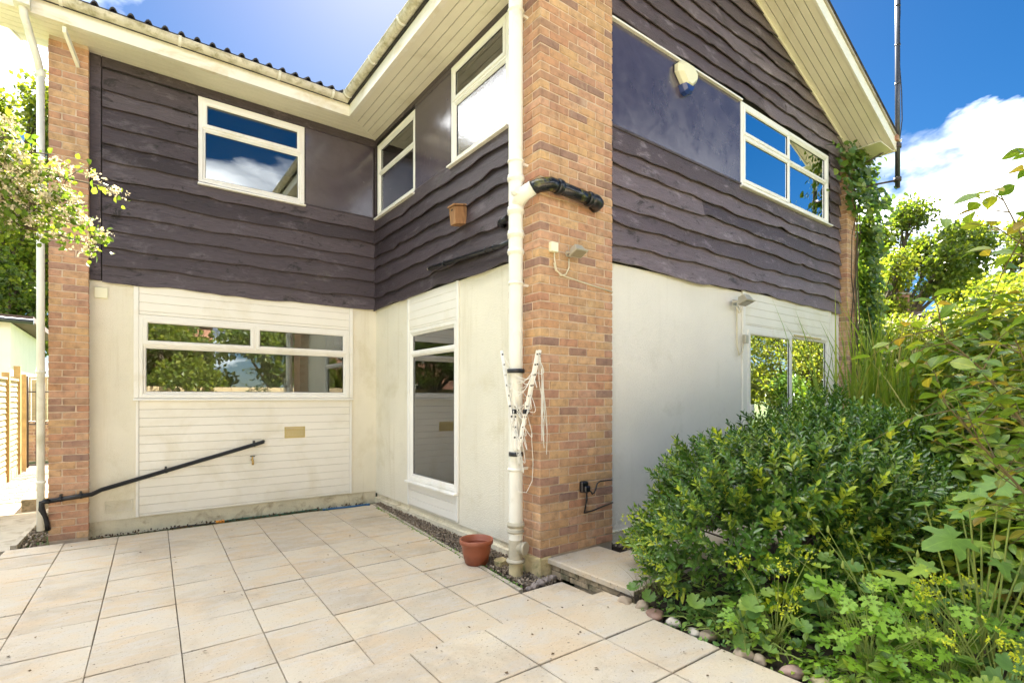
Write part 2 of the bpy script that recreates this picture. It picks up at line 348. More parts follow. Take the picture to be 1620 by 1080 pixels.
# foliage
M['l_dark'] = leafmat('glossy_evergreen_leaf', [(0, (.050,.125,.022)), (.5, (.090,.195,.032)), (.82, (.15,.27,.042)), (1, (.28,.38,.055))], .24, .22, spec=.7)
M['l_tip'] = leafmat('young_shoot_leaf', [(0, (.34,.45,.035)), (1, (.54,.60,.05))], .35, .35)
M['l_tree'] = leafmat('broadleaf_tree_leaf', [(0, (.06,.11,.018)), (.5, (.11,.17,.024)), (1, (.21,.25,.035))], .5)
M['l_tree2'] = leafmat('bright_tree_leaf', [(0, (.09,.145,.02)), (.5, (.16,.21,.028)), (1, (.28,.30,.045))], .55)
M['l_yellow'] = leafmat('golden_shrub_leaf', [(0, (.11,.16,.025)), (.5, (.19,.24,.035)), (1, (.31,.31,.065))], .5)
M['l_ivy'] = leafmat('climber_leaf', [(0, (.06,.13,.022)), (.6, (.11,.20,.03)), (1, (.22,.29,.04))], .3, .3)
M['l_grass'] = leafmat('reed_blade', [(0, (.15,.25,.035)), (.5, (.24,.36,.045)), (.85, (.35,.42,.08)), (1, (.54,.42,.18))], .4)
M['l_branch'] = leafmat('overhanging_branch_leaf', [(0, (.10,.20,.028)), (.5, (.17,.27,.034)), (.8, (.27,.33,.042)), (.93, (.33,.24,.05)), (1, (.42,.40,.05))], .4, .33)
M['l_mantle'] = leafmat('soft_round_leaf', [(0, (.10,.22,.055)), (.6, (.16,.29,.065)), (1, (.28,.40,.07))], .3, .55)
M['l_oak'] = leafmat('big_lobed_leaf', [(0, (.12,.25,.045)), (.6, (.20,.34,.055)), (1, (.31,.43,.065))], .35, .45)
M['l_herb'] = leafmat('fresh_lobed_herb_leaf', [(0, (.16,.33,.03)), (.6, (.26,.45,.045)), (1, (.37,.54,.055))], .4, .45)
M['l_haw'] = leafmat('hawthorn_leaf', [(0, (.09,.165,.022)), (.6, (.15,.235,.03)), (1, (.24,.30,.05))], .45)
M['flower'] = leafmat('cream_blossom', [(0, (.60,.54,.37)), (.6, (.68,.63,.48)), (1, (.58,.48,.34))], .25, .6, (1.1,1.05,.95))
M['yflower'] = leafmat('lime_yellow_flower', [(0, (.46,.56,.03)), (1, (.68,.70,.05))], .3, .6, (1.2,1.2,.5))
M['dead'] = leafmat('dead_leaf', [(0, (.05,.03,.02)), (1, (.14,.085,.04))], .1, .8)
M['v_mantle'] = leafmat('veined_round_leaf', [(0, (.11,.225,.06)), (.6, (.165,.295,.07)), (1, (.29,.40,.07))], .3, .5, veins='palmate')
M['v_oak'] = leafmat('veined_lobed_leaf', [(0, (.14,.27,.05)), (.6, (.21,.36,.06)), (1, (.31,.44,.07))], .35, .42, veins='palmate')
M['v_branch'] = leafmat('veined_branch_leaf', [(0, (.10,.20,.028)), (.5, (.17,.27,.034)), (.8, (.27,.33,.042)), (.95, (.33,.24,.05)), (1, (.42,.40,.05))], .4, .32, veins='pinnate')
M['v_border'] = leafmat('veined_border_leaf', [(0, (.11,.22,.032)), (.6, (.19,.31,.045)), (1, (.31,.40,.06))], .4, .36, veins='pinnate')

# ================================================================ SETTING: ground, patio, terrace, path
YA, XB, YC = 7.34, 2.96, 3.42
g = MB(); g.add([(-400,-400,-.06),(400,-400,-.06),(400,400,-.06),(-400,400,-.06)], [(0,1,2,3)])
structure(g.build('ground', M['ground']), 'rough green lawn ground stretching beyond the garden')
def shear(x, y): return x + .033*(y-3.18)
def slab_mesh(name, c4, z0, z1, m, b=.0025, dz=None):
    """paving slab from four plan corners, with an arris round its top"""
    cx = sum(p[0] for p in c4)/4; cyy = sum(p[1] for p in c4)/4
    mb = MB(); lo = [(x, y, z0) for x, y in c4]; dz = dz or [0]*4
    up = [(x, y, z1-b+d) for (x, y), d in zip(c4, dz)]
    def ins(x, y):
        v = Vector((cx-x, cyy-y)); v.normalize(); return x+v.x*b*1.6, y+v.y*b*1.6
    tp = [(*ins(x, y), z1+d) for (x, y), d in zip(c4, dz)]
    mb.add(lo+up+tp, [(3,2,1,0)] + [(i,(i+1)%4,4+(i+1)%4,4+i) for i in range(4)] + [(4+i,4+(i+1)%4,8+(i+1)%4,8+i) for i in range(4)] + [(8,9,10,11)])
    return mb
def edge(y): return 2.443 + .0*y if y < 3.2 else 2.457 + (y-3.15)*.085
def jz(a=.0025): return [rng.uniform(-a, a) for _ in range(4)]
# lower patio
pb = MB(); pb.add([(-3.2,-12,-.022),(2.5,-12,-.022),(2.5,3.2,-.022),(2.9,7.15,-.022),(-.75,7.15,-.022),(-3.2,7.15,-.022)], [(0,1,2,3,4,5)])
patio = structure(pb.build('patio', M['joint']), 'lower patio of square sandy concrete slabs in the corner of the house')
PX = [2.028 + .445*k for k in range(-10, 2)]; PY = [3.17 + .445*k for k in range(-18, 10)]
for i in range(len(PX)-1):
    for j in range(len(PY)-1):
        y0, y1 = PY[j], min(PY[j+1], 7.06)
        x0, x1 = PX[i], PX[i+1]
        last = i == len(PX)-2
        if last: x1 = x0 + .415
        if y1 <= 2.0 and x0 > -.8 : continue        # under the raised terrace
        if y0 > 6.4 and x1 < -.9: continue
        g = .0022 + rng.uniform(0, .0014); gy = .0045 + rng.uniform(-.0015, .0015)
        r0, r1 = (edge(y0), edge(y1)) if last else (shear(x1,y0), shear(x1,y1))
        c4 = [(shear(x0,y0)+g, y0+gy), (r0-g, y0+gy), (r1-g, y1-gy), (shear(x0,y1)+g, y1-gy)]
        slab_mesh('paving_slab', c4, -.03, rng.uniform(-.001,.001), M['slab'], dz=jz()).build('paving_slab', M['slab'], patio)
for x0, x1 in ((2.452, 2.86),):   # last lower slab in front of the raised step
    slab_mesh('s', [(x0,2.5),(x1,2.5),(x1,3.16),(x0,3.16)], -.03, .0, M['slab']).build('paving_slab', M['slab'], patio)
e = MB()
for a, b in (((edge(3.21),3.21),(edge(5.0),5.0)), ((edge(5.005),5.005),(edge(7.05),7.05))):
    e.hexa([(a[0],a[1],-.05),(a[0]+.035,a[1],-.05),(b[0]+.035,b[1],-.05),(b[0],b[1],-.05),(a[0],a[1],.006),(a[0]+.035,a[1],.006),(b[0]+.035,b[1],.004),(b[0],b[1],.004)])
e.build('edging_strip', M['concrete'], patio)
# raised terrace in the foreground
tb = MB(); tb.box(-6.0, 2.66, -7, 2.60, -.05, .06)
terrace = structure(tb.build('terrace', M['concrete']), 'raised foreground terrace of larger pale slabs beside the planting bed')
TX = [-3.25 + .4985*k for k in range(12)] + [2.715]; TY = [2.635 - .52, 2.115-.475]
rows = [2.635, 2.105, 1.638] + [1.14-.5*k for k in range(16)]
TXs = [2.248 - .4985*k for k in range(-1, 17)][::-1]
for j in range(len(rows)-1):
    off = 0
    for i in range(len(TXs)-1):
        x0, x1 = TXs[i]+off, TXs[i+1]+off
        if i == len(TXs)-2: x1 = 2.69 if j else 2.80
        c = .0040 + rng.uniform(0, .002)
        slab_mesh('s', [(x0+c,rows[j+1]+c),(x1-c,rows[j+1]+c),(x1-c,rows[j]-c),(x0+c,rows[j]-c)], .055, .1, M['slab'], .004, jz(.003)).build('terrace_slab', M['slab'], terrace)
# raised step along the right-hand wall
st = MB(); st.box(2.90, 9.6, 1.9, 3.05, -.05, .095)
stp = structure(st.build('step', M['brickdark']), 'low raised slab step running along the right wall behind the shrub')
x = 2.875
while x < 9.2:
    w = .62
    slab_mesh('s', [(x,2.42),(x+w-.008,2.42),(x+w-.008,3.352 if x < 3.3 else 3.085),(x,3.352 if x < 3.3 else 3.10)], .10, .145, M['slab'], .008, jz(.003)).build('step_slab', M['slab'], stp); x += w
for zc, off in ((.005, .0), (.052, .11)):
    y = 2.44 + off - .22
    while y < 3.30:
        y1 = min(y+.215, 3.33)
        if y1 > 2.44:
            b = MB().box(2.888+rng.uniform(0,.006), 2.95, max(y,2.44)+.004, y1-.003, zc, zc+.042); o = b.build('edging_block', M['brickdark'], stp); rough_mesh(o.data, .004, .0025, int(y*100))
        y += .222
# bed soil right of the terrace
bd = MB(); nx, ny = 26, 22
vs = []
for j in range(ny+1):
    for i in range(nx+1):
        x = 2.70 + 9.0*(i/nx)**1.5; y = -3 + 5.55*j/ny
        vs.append((x, y, .075 + (.05 if i > 1 else 0) + .04*math.sin(x*5.1+y*3.3)*math.cos(y*4.7) * (0 if i == 0 else 1)))
bd.add(vs, [(j*(nx+1)+i, j*(nx+1)+i+1, (j+1)*(nx+1)+i+1, (j+1)*(nx+1)+i) for j in range(ny) for i in range(nx)], True)
structure(bd.build('planting_bed', M['earth']), 'dark soil of the planting bed under the shrubs on the right')
# gravel strip by the wall and its stones
gb = MB(); gb.add([(2.50,3.16,-.035),(2.92,3.16,-.035),(2.97,3.4,-.035),(2.97,7.2,-.035),(2.72,7.2,-.035)], [(0,1,2,3,4)])
structure(gb.build('gravel_strip', M['earth']), 'narrow strip of dark gravel between the patio and the cream wall')
ico = bmesh.new(); bmesh.ops.create_icosphere(ico, subdivisions=1, radius=1); IV = np.array([v.co[:] for v in ico.verts]); IF = np.array([[v.index for v in f.verts] for f in ico.faces]); ico.free()
ico = bmesh.new(); bmesh.ops.create_icosphere(ico, subdivisions=3, radius=1); IV3 = np.array([v.co[:] for v in ico.verts]); IF3 = np.array([[v.index for v in f.verts] for f in ico.faces]); ico.free()
def rand_rots(n, tilt=None):
    q = NR.normal(size=(n,4)); q /= np.linalg.norm(q, axis=1)[:,None]; w,x,y,z = q.T
    return np.stack([np.stack([1-2*(y*y+z*z),2*(x*y-z*w),2*(x*z+y*w)],1),np.stack([2*(x*y+z*w),1-2*(x*x+z*z),2*(y*z-x*w)],1),np.stack([2*(x*z-y*w),2*(y*z+x*w),1-2*(x*x+y*y)],1)],1)
def scatter_mesh(name, V, F, pos, rots, scl, m, parent=None, smooth=False, rnd=None):
    """many small pieces joined into one mesh; every piece carries its own 'rnd' value"""
    n, k = len(pos), len(V); scl = np.asarray(scl, float)
    if scl.ndim == 1: scl = np.repeat(scl[:,None], 3, 1)
    VV = np.einsum('nij,nkj->nki', rots, V[None]*scl[:,None,:]) + pos[:,None,:]
    FF = (F[None] + (np.arange(n)*k)[:,None,None]).reshape(-1, F.shape[1])
    me = bpy.data.meshes.new(name); me.from_pydata(VV.reshape(-1,3), [], FF); me.update()
    at = me.attributes.new('rnd', 'FLOAT', 'POINT'); at.data.foreach_set('value', np.repeat(NR.random(n) if rnd is None else rnd, k).astype(np.float32))
    if smooth: me.polygons.foreach_set('use_smooth', np.ones(len(FF), bool))
    me.materials.append(m); o = bpy.data.objects.new(name, me); return link(o, parent)
n = 3400; t = NR.random(n); yy = 3.2 + t**1.2*3.9; xl = 2.55 + (yy-3.2)*.062; xx = xl + NR.random(n)*(2.95-xl)
zz = -.022 + NR.random(n)*.02 + np.where(NR.random(n) < .5, .008, 0)
tag(scatter_mesh('gravel', IV, IF, np.stack([xx,yy,zz],1), rand_rots(n), np.stack([NR.uniform(.007,.018,n),NR.uniform(.006,.013,n),NR.uniform(.005,.010,n)],1), M['gravel']), 'loose brown gravel along the base of the cream wall', 'gravel', kind='stuff')
n = 500; xx = NR.uniform(3.7,5.6,n); yy = NR.uniform(3.12,3.40,n)
tag(scatter_mesh('gravel', IV, IF, np.stack([xx,yy,.10+NR.random(n)*.02],1), rand_rots(n), NR.uniform(.008,.016,n), M['gravel']), 'pale gravel between the step and the right white wall', 'gravel', kind='stuff')
sb = MB(); sb.box(3.70, 8.86, 3.07, 3.44, -.05, .098); structure(sb.build('gravel_bed', M['earth']))
# side path on the left
pb = MB(); pb.add([(-3.2,7.15,-.012),(-.97,7.15,-.012),(-.85,9.4,-.012),(-.85,16,-.012),(-3.2,16,-.012)], [(0,1,2,3,4)])
sp = structure(pb.build('side_path', M['path']), 'shaded paver path leading to the iron gate on the left')
for j in range(5):
    for i in range(3):
        y0 = 7.08 + .62*j; x1 = -.93 + .03*j - .75*i
        slab_mesh('s', [(x1-.745,y0),(x1,y0),(x1+.02,y0+.61),(x1-.725,y0+.61)], -.02, -.004, M['concrete']).build('paving_slab', M['concrete'], sp)
mp_ = rough_mesh(MB().box(-.1,.1,-.05,.05,-.02,0).mesh('paver', M['path']), .004, .001, 3)
for j in range(36):
    for i in range(7):
        inst('paver', mp_, (-.98-.205*i+(.1 if j%2 else 0), 10.27+.105*j, rng.uniform(-.004,.002)), sp)
kb = MB(); kb.hexa([(-.93,7.12,-.03),(-.88,7.12,-.03),(-.80,9.2,-.03),(-.85,9.2,-.03),(-.93,7.12,.03),(-.88,7.12,.03),(-.80,9.2,.03),(-.85,9.2,.03)]); kb.build('kerb_edging', M['concrete'], sp)
ss = MB().box(-1.12,-.72,9.35,10.1,-.02,.15); o = ss.build('doorstep', M['brickdark']); rough_mesh(o.data, .01, .004, 2); structure(o, 'dark concrete doorstep beside the left pier on the path')
n = 260; xx = NR.uniform(-.86,-.68,n); yy = NR.uniform(7.08,8.4,n)
tag(scatter_mesh('leaf_litter', IV, IF, np.stack([xx,yy,NR.uniform(-.02,.02,n)],1), rand_rots(n), np.stack([NR.uniform(.01,.03,n),NR.uniform(.008,.02,n),NR.uniform(.003,.008,n)],1), M['gravel']), 'dark leaf litter at the foot of the left brick pier', 'litter', kind='stuff')

# ================================================================ HOUSE
house = thing('brick_house', 'two storey house with brick piers, dark timber boarding and cream render', 'house', (4, 8, 0))
def P(ax, u, off, z):
    return (u, YA-off, z) if ax == 'A' else (XB-off, u, z) if ax == 'B' else (u, YC-off, z)
def pbox(mb, ax, u0, u1, o0, o1, z0, z1):
    return mb.hexa([P(ax,u0,o0,z0),P(ax,u1,o0,z0),P(ax,u1,o1,z0),P(ax,u0,o1,z0),P(ax,u0,o0,z1),P(ax,u1,o0,z1),P(ax,u1,o1,z1),P(ax,u0,o1,z1)])
def wall(ax, u0, u1, z0, z1, holes, thick=.14, off=0.0):
    mb = MB(); us = sorted({u0,u1,*[h[0] for h in holes],*[h[1] for h in holes]}); zs = sorted({z0,z1,*[h[2] for h in holes],*[h[3] for h in holes]})
    for i in range(len(us)-1):
        for j in range(len(zs)-1):
            a,b,c,d = us[i],us[i+1],zs[j],zs[j+1]; mu,mz = (a+b)/2,(c+d)/2
            if any(h[0]<mu<h[1] and h[2]<mz<h[3] for h in holes): continue
            mb.add([P(ax,a,off,c),P(ax,b,off,c),P(ax,b,off,d),P(ax,a,off,d)], [(0,1,2,3)])
            mb.add([P(ax,a,off-thick,c),P(ax,b,off-thick,c),P(ax,b,off-thick,d),P(ax,a,off-thick,d)], [(3,2,1,0)])
    for a,b,c,d in holes:
        q = [(a,c),(b,c),(b,d),(a,d)]
        for k in range(4):
            (p,r),(s,t) = q[k], q[(k+1)%4]
            mb.add([P(ax,p,off,r),P(ax,s,off,t),P(ax,s,off-thick,t),P(ax,p,off-thick,r)], [(0,1,2,3)])
    return mb
W1 = (.70,1.94,4.12,5.17); WL = (.11,2.55,1.50,2.46)
W2 = (6.02,7.24,4.12,5.17); W3 = (4.00,5.10,4.12,5.22); WN = (4.99,6.19,.45,2.37)
WC = (6.02,8.47,4.10,5.13); WD = (6.12,8.50,.13,2.40)
def inner(h, e=.02): return (h[0]+e,h[1]-e,h[2]+e,h[3]-e)
wall('A', -.66, XB+.02, .13, 5.30, [inner(W1),inner(WL)]).build('rendered_wall', M['render'], house)
wall('B', 3.5, YA+.02, .10, 5.30, [inner(W2),inner(W3),inner(WN)]).build('rendered_wall', M['render'], house)
wall('C', 2.9, 9.25, .05, 5.45, [inner(WC),inner(WD)]).build('rendered_wall', M['render_white'], house)
gb = MB()
gb.add([(2.45,YC,5.30),(9.3,YC,5.30),(9.3,YC,5.38),(5.9,YC,6.69),(2.45,YC,5.38)], [(0,1,2,3,4)]); gb.build('gable_wall', M['board'], house)
pl = MB(); pbox(pl,'A',-.45,XB,-.05,-.012,-.05,.128); pl.build('plinth', M['plinth'], house)
pl = MB(); pbox(pl,'B',3.6,YA,-.05,-.02,-.05,.098); pbox(pl,'B',3.7,YA-.02,-.04,.035,-.05,.045); pl.build('plinth', M['plinth'], house)
pl = MB(); pbox(pl,'C',3.6,9,-.05,-.006,-.05,.10); pl.build('plinth', M['plinth'], house)
# rest of the shell (back, sides, floors) so that rooms are dark and closed
sh = MB(); T=.1
sh.box(-.66,-.56,7.36,9.5,0,5.3); sh.box(-.66,3.0,9.4,9.5,0,6.3); sh.box(2.9,3.0,9.5,11.5,0,5.3); sh.box(3.0,9.25,11.4,11.5,0,5.3); sh.box(9.15,9.25,3.45,11.5,0,5.3)
sh.build('outer_wall', M['render'], house)
fl = MB(); fl.add([(-.6,7.46,2.62),(9.2,7.46,2.62),(9.2,11.45,2.62),(-.6,11.45,2.62)],[(0,1,2,3)]); fl.add([(3.08,3.55,2.62),(9.2,3.55,2.62),(9.2,7.46,2.62),(3.08,7.46,2.62)],[(0,1,2,3)])
fl.add([(-.6,7.46,5.28),(9.2,7.46,5.28),(9.2,11.45,5.28),(-.6,11.45,5.28)],[(0,1,2,3)]); fl.add([(3.08,3.55,5.28),(9.2,3.55,5.28),(9.2,7.46,5.28),(3.08,7.46,5.28)],[(0,1,2,3)])
fl.box(3.0,9.2,7.2,7.3,0,5.27); fl.box(5.6,5.7,3.56,7.2,0,5.27); fl.box(3.09,5.6,5.55,5.62,2.63,5.27)
fl.build('ceiling', M['inner'], house)
ff = MB(); ff.add([(-.6,7.46,.16),(9.2,7.46,.16),(9.2,11.45,.16),(-.6,11.45,.16)],[(0,1,2,3)]); ff.add([(3.08,3.55,.16),(9.2,3.55,.16),(9.2,7.46,.16),(3.08,7.46,.16)],[(0,1,2,3)]); ff.build('interior_floor', M['carpet'], house)

# ---- brick piers
BV = []
for k in range(10):
    row = {}
    for nm, (w, d) in {'s': (.215,.1025), 'h': (.1025,.215), 'q': (.1025,.1025)}.items():
        me = rough_mesh(MB().box(-w/2,w/2,0,d,0,.065).mesh('brick', M['brick']), .005, .0022, k*3+len(nm)+int(w*100)); row[nm] = me
    BV.append(row)
def pier(x0, width, y0, depth, z0, z1, single, zvis=9, side_left=True, name='brick_pier', label=None):
    nb = round(width/.1125); mb = MB(); e = .006
    mb.box(x0+e, x0+nb*.1125-.01-e, y0+e, y0+depth-e, z0-.15, z1)
    core = mb.build(name, M['mortar'], house)
    if label: core['label'] = label
    rest = MB(); rv = []
    ncourse = int((z1-z0)/.075)
    for c in range(ncourse):
        z = z0 + c*.075 + .005; alt = c % 2; x = x0; first = True; halves = nb
        seq = []
        if alt: seq.append('h'); halves -= 1
        while halves >= 2: seq.append('s'); halves -= 2
        if halves: seq.append('h')
        for k in seq:
            w = .215 if k == 's' else .1025
            me = rng.choice(BV)[k]
            if k == 'h' and (x > x0 + .01): me = rng.choice(BV)['q']
            jx, jy = rng.uniform(-.0012,.0012), rng.uniform(-.002,.0012)
            if single and z < zvis:
                inst('brick', me, (x+w/2+jx, y0+jy, z+rng.uniform(-.001,.001)), core)
            else:
                b = len(rest.v); me_v = [(v.co.x+x+w/2, v.co.y+y0, v.co.z+z) for v in me.vertices]
                rest.add(me_v, [tuple(p.vertices) for p in me.polygons]); rv += [rng.random()]*len(me_v)
            x += w + .01
        if side_left:                                  # bricks seen along the side that faces the recess
            y = y0 + (.1025 if not alt else .215) + .01
            while y < y0 + depth - .05:
                l = min(.215, y0+depth-y); me = rng.choice(BV)['h']; sy = l/.215
                vv = [(v.co.x+x0+.05125, v.co.y*sy+y, v.co.z+z) for v in me.vertices]
                rest.add(vv, [tuple(p.vertices) for p in me.polygons]); rv += [rng.random()]*len(vv); y += l+.01
    if rest.v:
        o = rest.build('brickwork', M['brick'], core); o['kind'] = 'stuff'
        o.data.attributes.new('rnd','FLOAT','POINT').data.foreach_set('value', np.array(rv, np.float32))
    return core
pier(2.795, .9, 3.357, .45, .15, 5.42, True, 4.92, name='brick_pier', label='wide brick pier at the outer corner behind the white soil pipe')
bb = MB().box(2.785,2.93,3.345,3.80,-.05,.148); o = bb.build('pier_base', M['block'], house); rough_mesh(o.data,.012,.006,1)
pier(-.652, .3375, 7.20, .225, .0, 5.30, True, 9, False, label='narrow brick pier at the left end of the house')
pier(8.88, .3375, 3.30, .225, .05, 5.30, False, 9, True, label='slim brick pier at the far right end under the climber')

# ---- waney-edge boards
def wavy(seed, amp):
    r = random.Random(seed); c = [(r.uniform(1.2,2.2), r.uniform(0,6.3), .5), (r.uniform(3.0,5.5), r.uniform(0,6.3), .32), (r.uniform(7,11), r.uniform(0,6.3), .20), (r.uniform(14,22), r.uniform(0,6.3), .10)]
    bumps = [(r.uniform(-1,10), r.uniform(.05,.16), r.uniform(-.8,.9)) for _ in range(14)]
    def f(u):
        return amp*(sum(a*math.sin(w*u+p) for w,p,a in c) + sum(h*math.exp(-((u-b)/s)**2) for b,s,h in bumps)*.8)
    return f
def board(parent, ax, u0b, u1b, u0t, u1t, zb, zt, seed, amp=.014, proud=0, mt='board'):
    f = wavy(seed, amp); L = max(u1b-u0b, .1); n = max(3, int(L/.05)); mb = MB(); r = random.Random(seed+5)
    tw = r.uniform(-.004,.004); vs = []
    for i in range(n+1):
        t = i/n; ub = u0b+(u1b-u0b)*t; ut = u0t+(u1t-u0t)*t; z = zb + f(ub); o = proud + tw*(t-.5) + .002*math.sin(ub*3.1+seed)
        vs += [P(ax,ut,.003+proud,zt), P(ax,ut,.013+proud,zt), P(ax,ub,.054+o,z+.005), P(ax,ub,.051+o,z), P(ax,ub,.040+o,z)]
    fs = []
    for i in range(n):
        for k in range(5): fs.append((i*5+k, i*5+(k+1)%5, (i+1)*5+(k+1)%5, (i+1)*5+k))
    fs += [(0,1,2,3,4), tuple(n*5+k for k in (4,3,2,1,0))]
    mb.add(vs, fs, False); mb.build('board', M['board_sky_sheen' if ax == 'C' else mt], parent)
def cladding(label):
    o = bpy.data.objects.new('timber_cladding', None); link(o, house); o['label'] = label; WM[o.name] = Matrix.Identity(4)
    return o
def mesh_part(mb, name, m, label=None):
    o = mb.build(name, m, house)
    if label: o['label'] = label
    return o
def strip(ax, u0, u1, o0, o1, z0, z1, name, m, parent=None, bev=0):
    mb = MB(); pbox(mb, ax, u0, u1, o0, o1, z0, z1); o = mb.build(name, m, parent or house)
    if bev: rough_mesh(o.data, bev, 0, 1)
    return o
# backing sheets carry the boards
zlow = [2.785 + .1925*k for k in range(8)]
def jitter(zs, s):
    r = random.Random(s); return [zs[0]] + [z + r.uniform(-.014,.014) for z in zs[1:-1]] + [zs[-1]]
za = jitter(zlow, 1)
claA = wall('A', -.32, XB-.003, 2.80, 5.285, [inner(W1)], .0025, .003).build('timber_cladding', M['dark'], house); claA['label'] = 'dark waney edged boarding on the left recessed wall'
for k in range(7): board(claA, 'A', -.215, XB-.03, -.215, XB-.03, za[k], za[k+1]+.035, 100+k, .023)
zu = [4.13 + .198*k for k in range(6)]
for k in range(5): board(claA, 'A', -.215, W1[0]-.01, -.215, W1[0]-.01, zu[k], zu[k+1]+.035, 120+k, .017)
strip('A', -.322, -.225, .002, .034, 2.80, 5.283, 'corner_batten', M['board'], claA, .003)
strip('A', -.22, XB-.02, .004, .030, 5.175, 5.284, 'frieze_board', M['board'], claA, .003)
strip('A', W1[1]+.012, XB-.045, .004, .018, 4.145, 5.172, 'gloss_panel', M['gloss'], claA)
strip('A', W1[1]+.012, XB-.03, .006, .026, 4.118, 4.143, 'panel_batten', M['board'], claA, .003)
claB = wall('B', 3.79, YA-.003, 2.80, 5.285, [inner(W2),inner(W3)], .0025, .003).build('timber_cladding', M['dark'], house); claB['label'] = 'dark waney edged boarding on the return wall'
for k in range(7): board(claB, 'B', 3.82, YA-.035, 3.82, YA-.035, za[k], za[k+1]+.035, 200+k, .029)
strip('B', YA-.036, YA-.014, .004, .028, 2.81, 5.28, 'corner_batten', M['board'], claB, .003)
strip('B', W3[1]+.012, W2[0]-.012, .004, .018, 4.145, 5.172, 'gloss_panel', M['gloss'], claB)
strip('B', 3.82, YA-.03, .004, .026, 5.225, 5.284, 'frieze_board', M['board'], claB, .003)
strip('B', W3[1]+.012, W2[0]-.012, .004, .024, 5.174, 5.223, 'panel_batten', M['board'], claB, .003)
strip('B', W3[1]+.012, W2[0]-.012, .006, .026, 4.118, 4.143, 'panel_batten', M['board'], claB, .003)
strip('B', 3.80, W3[0]-.012, .004, .02, 4.145, 5.223, 'gloss_panel', M['gloss'], claB)
claC = wall('C', 3.69, 8.86, 2.80, 5.38, [inner(WC)], .0025, .003).build('timber_cladding', M['dark'], house); claC['label'] = 'waney edged boarding on the gable wall, coloured paler for sky sheen'
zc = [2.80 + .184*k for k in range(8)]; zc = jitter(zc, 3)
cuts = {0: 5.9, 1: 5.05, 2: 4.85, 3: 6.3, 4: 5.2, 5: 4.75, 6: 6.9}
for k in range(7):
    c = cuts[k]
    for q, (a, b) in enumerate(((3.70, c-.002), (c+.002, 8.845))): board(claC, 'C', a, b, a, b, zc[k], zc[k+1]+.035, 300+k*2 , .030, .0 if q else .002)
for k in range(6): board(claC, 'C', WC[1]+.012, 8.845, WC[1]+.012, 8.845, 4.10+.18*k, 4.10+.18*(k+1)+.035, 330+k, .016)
zr = lambda x: 5.595 - .385*(x-8.648)        # underside of the gable soffit
zg = [5.16 + .178*k for k in range(9)]
cg = {0: 6.55, 1: 7.1, 2: 6.2, 3: 5.6, 4: 6.6, 5: 5.4}
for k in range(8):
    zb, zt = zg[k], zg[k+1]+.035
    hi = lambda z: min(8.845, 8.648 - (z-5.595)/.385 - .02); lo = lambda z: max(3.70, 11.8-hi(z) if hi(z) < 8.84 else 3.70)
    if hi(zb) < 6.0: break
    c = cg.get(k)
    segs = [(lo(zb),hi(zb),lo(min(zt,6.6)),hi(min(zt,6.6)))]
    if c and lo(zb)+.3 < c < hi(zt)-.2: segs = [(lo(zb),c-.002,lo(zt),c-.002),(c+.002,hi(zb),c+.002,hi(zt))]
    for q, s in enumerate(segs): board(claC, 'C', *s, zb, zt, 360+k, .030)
strip('C', 3.70, WC[0]-.01, .004, .016, 4.125, 5.115, 'gloss_panel', M['gloss'], claC)['label'] = 'big glossy dark panel reflecting the sky beside the gable window'
strip('C', 3.70, WC[0]-.005, .006, .05, 5.116, 5.136, 'panel_trim', M['upvc'], claC, .002)
strip('C', 3.70, WC[0]-.01, .006, .034, 4.095, 4.122, 'panel_batten', M['board'], claC, .003)

# ---- windows
def ring(mb, ax, u0, u1, z0, z1, w, of, ob, ch=.012):
    """mitred frame member loop: front at of, back at ob, inner arris chamfered"""
    o = [(u0,z0),(u1,z0),(u1,z1),(u0,z1)]; i1 = [(u0+w-ch,z0+w-ch),(u1-w+ch,z0+w-ch),(u1-w+ch,z1-w+ch),(u0+w-ch,z1-w+ch)]; i2 = [(u0+w,z0+w),(u1-w,z0+w),(u1-w,z1-w),(u0+w,z1-w)]
    e = .004; oo = [(u0+e,z0+e),(u1-e,z0+e),(u1-e,z1-e),(u0+e,z1-e)]
    L = [[P(ax,u,ob,z) for u,z in o],[P(ax,u,of-e,z) for u,z in o],[P(ax,u,of,z) for u,z in oo],[P(ax,u,of,z) for u,z in i1],[P(ax,u,of-ch,z) for u,z in i2],[P(ax,u,ob,z) for u,z in i2]]
    mb.add(sum(L,[]), [(a*4+k, a*4+(k+1)%4, (a+1)*4+(k+1)%4, (a+1)*4+k) for a in range(5) for k in range(4)] + [(20+k,20+(k+1)%4,(k+1)%4,k) for k in range(4)])
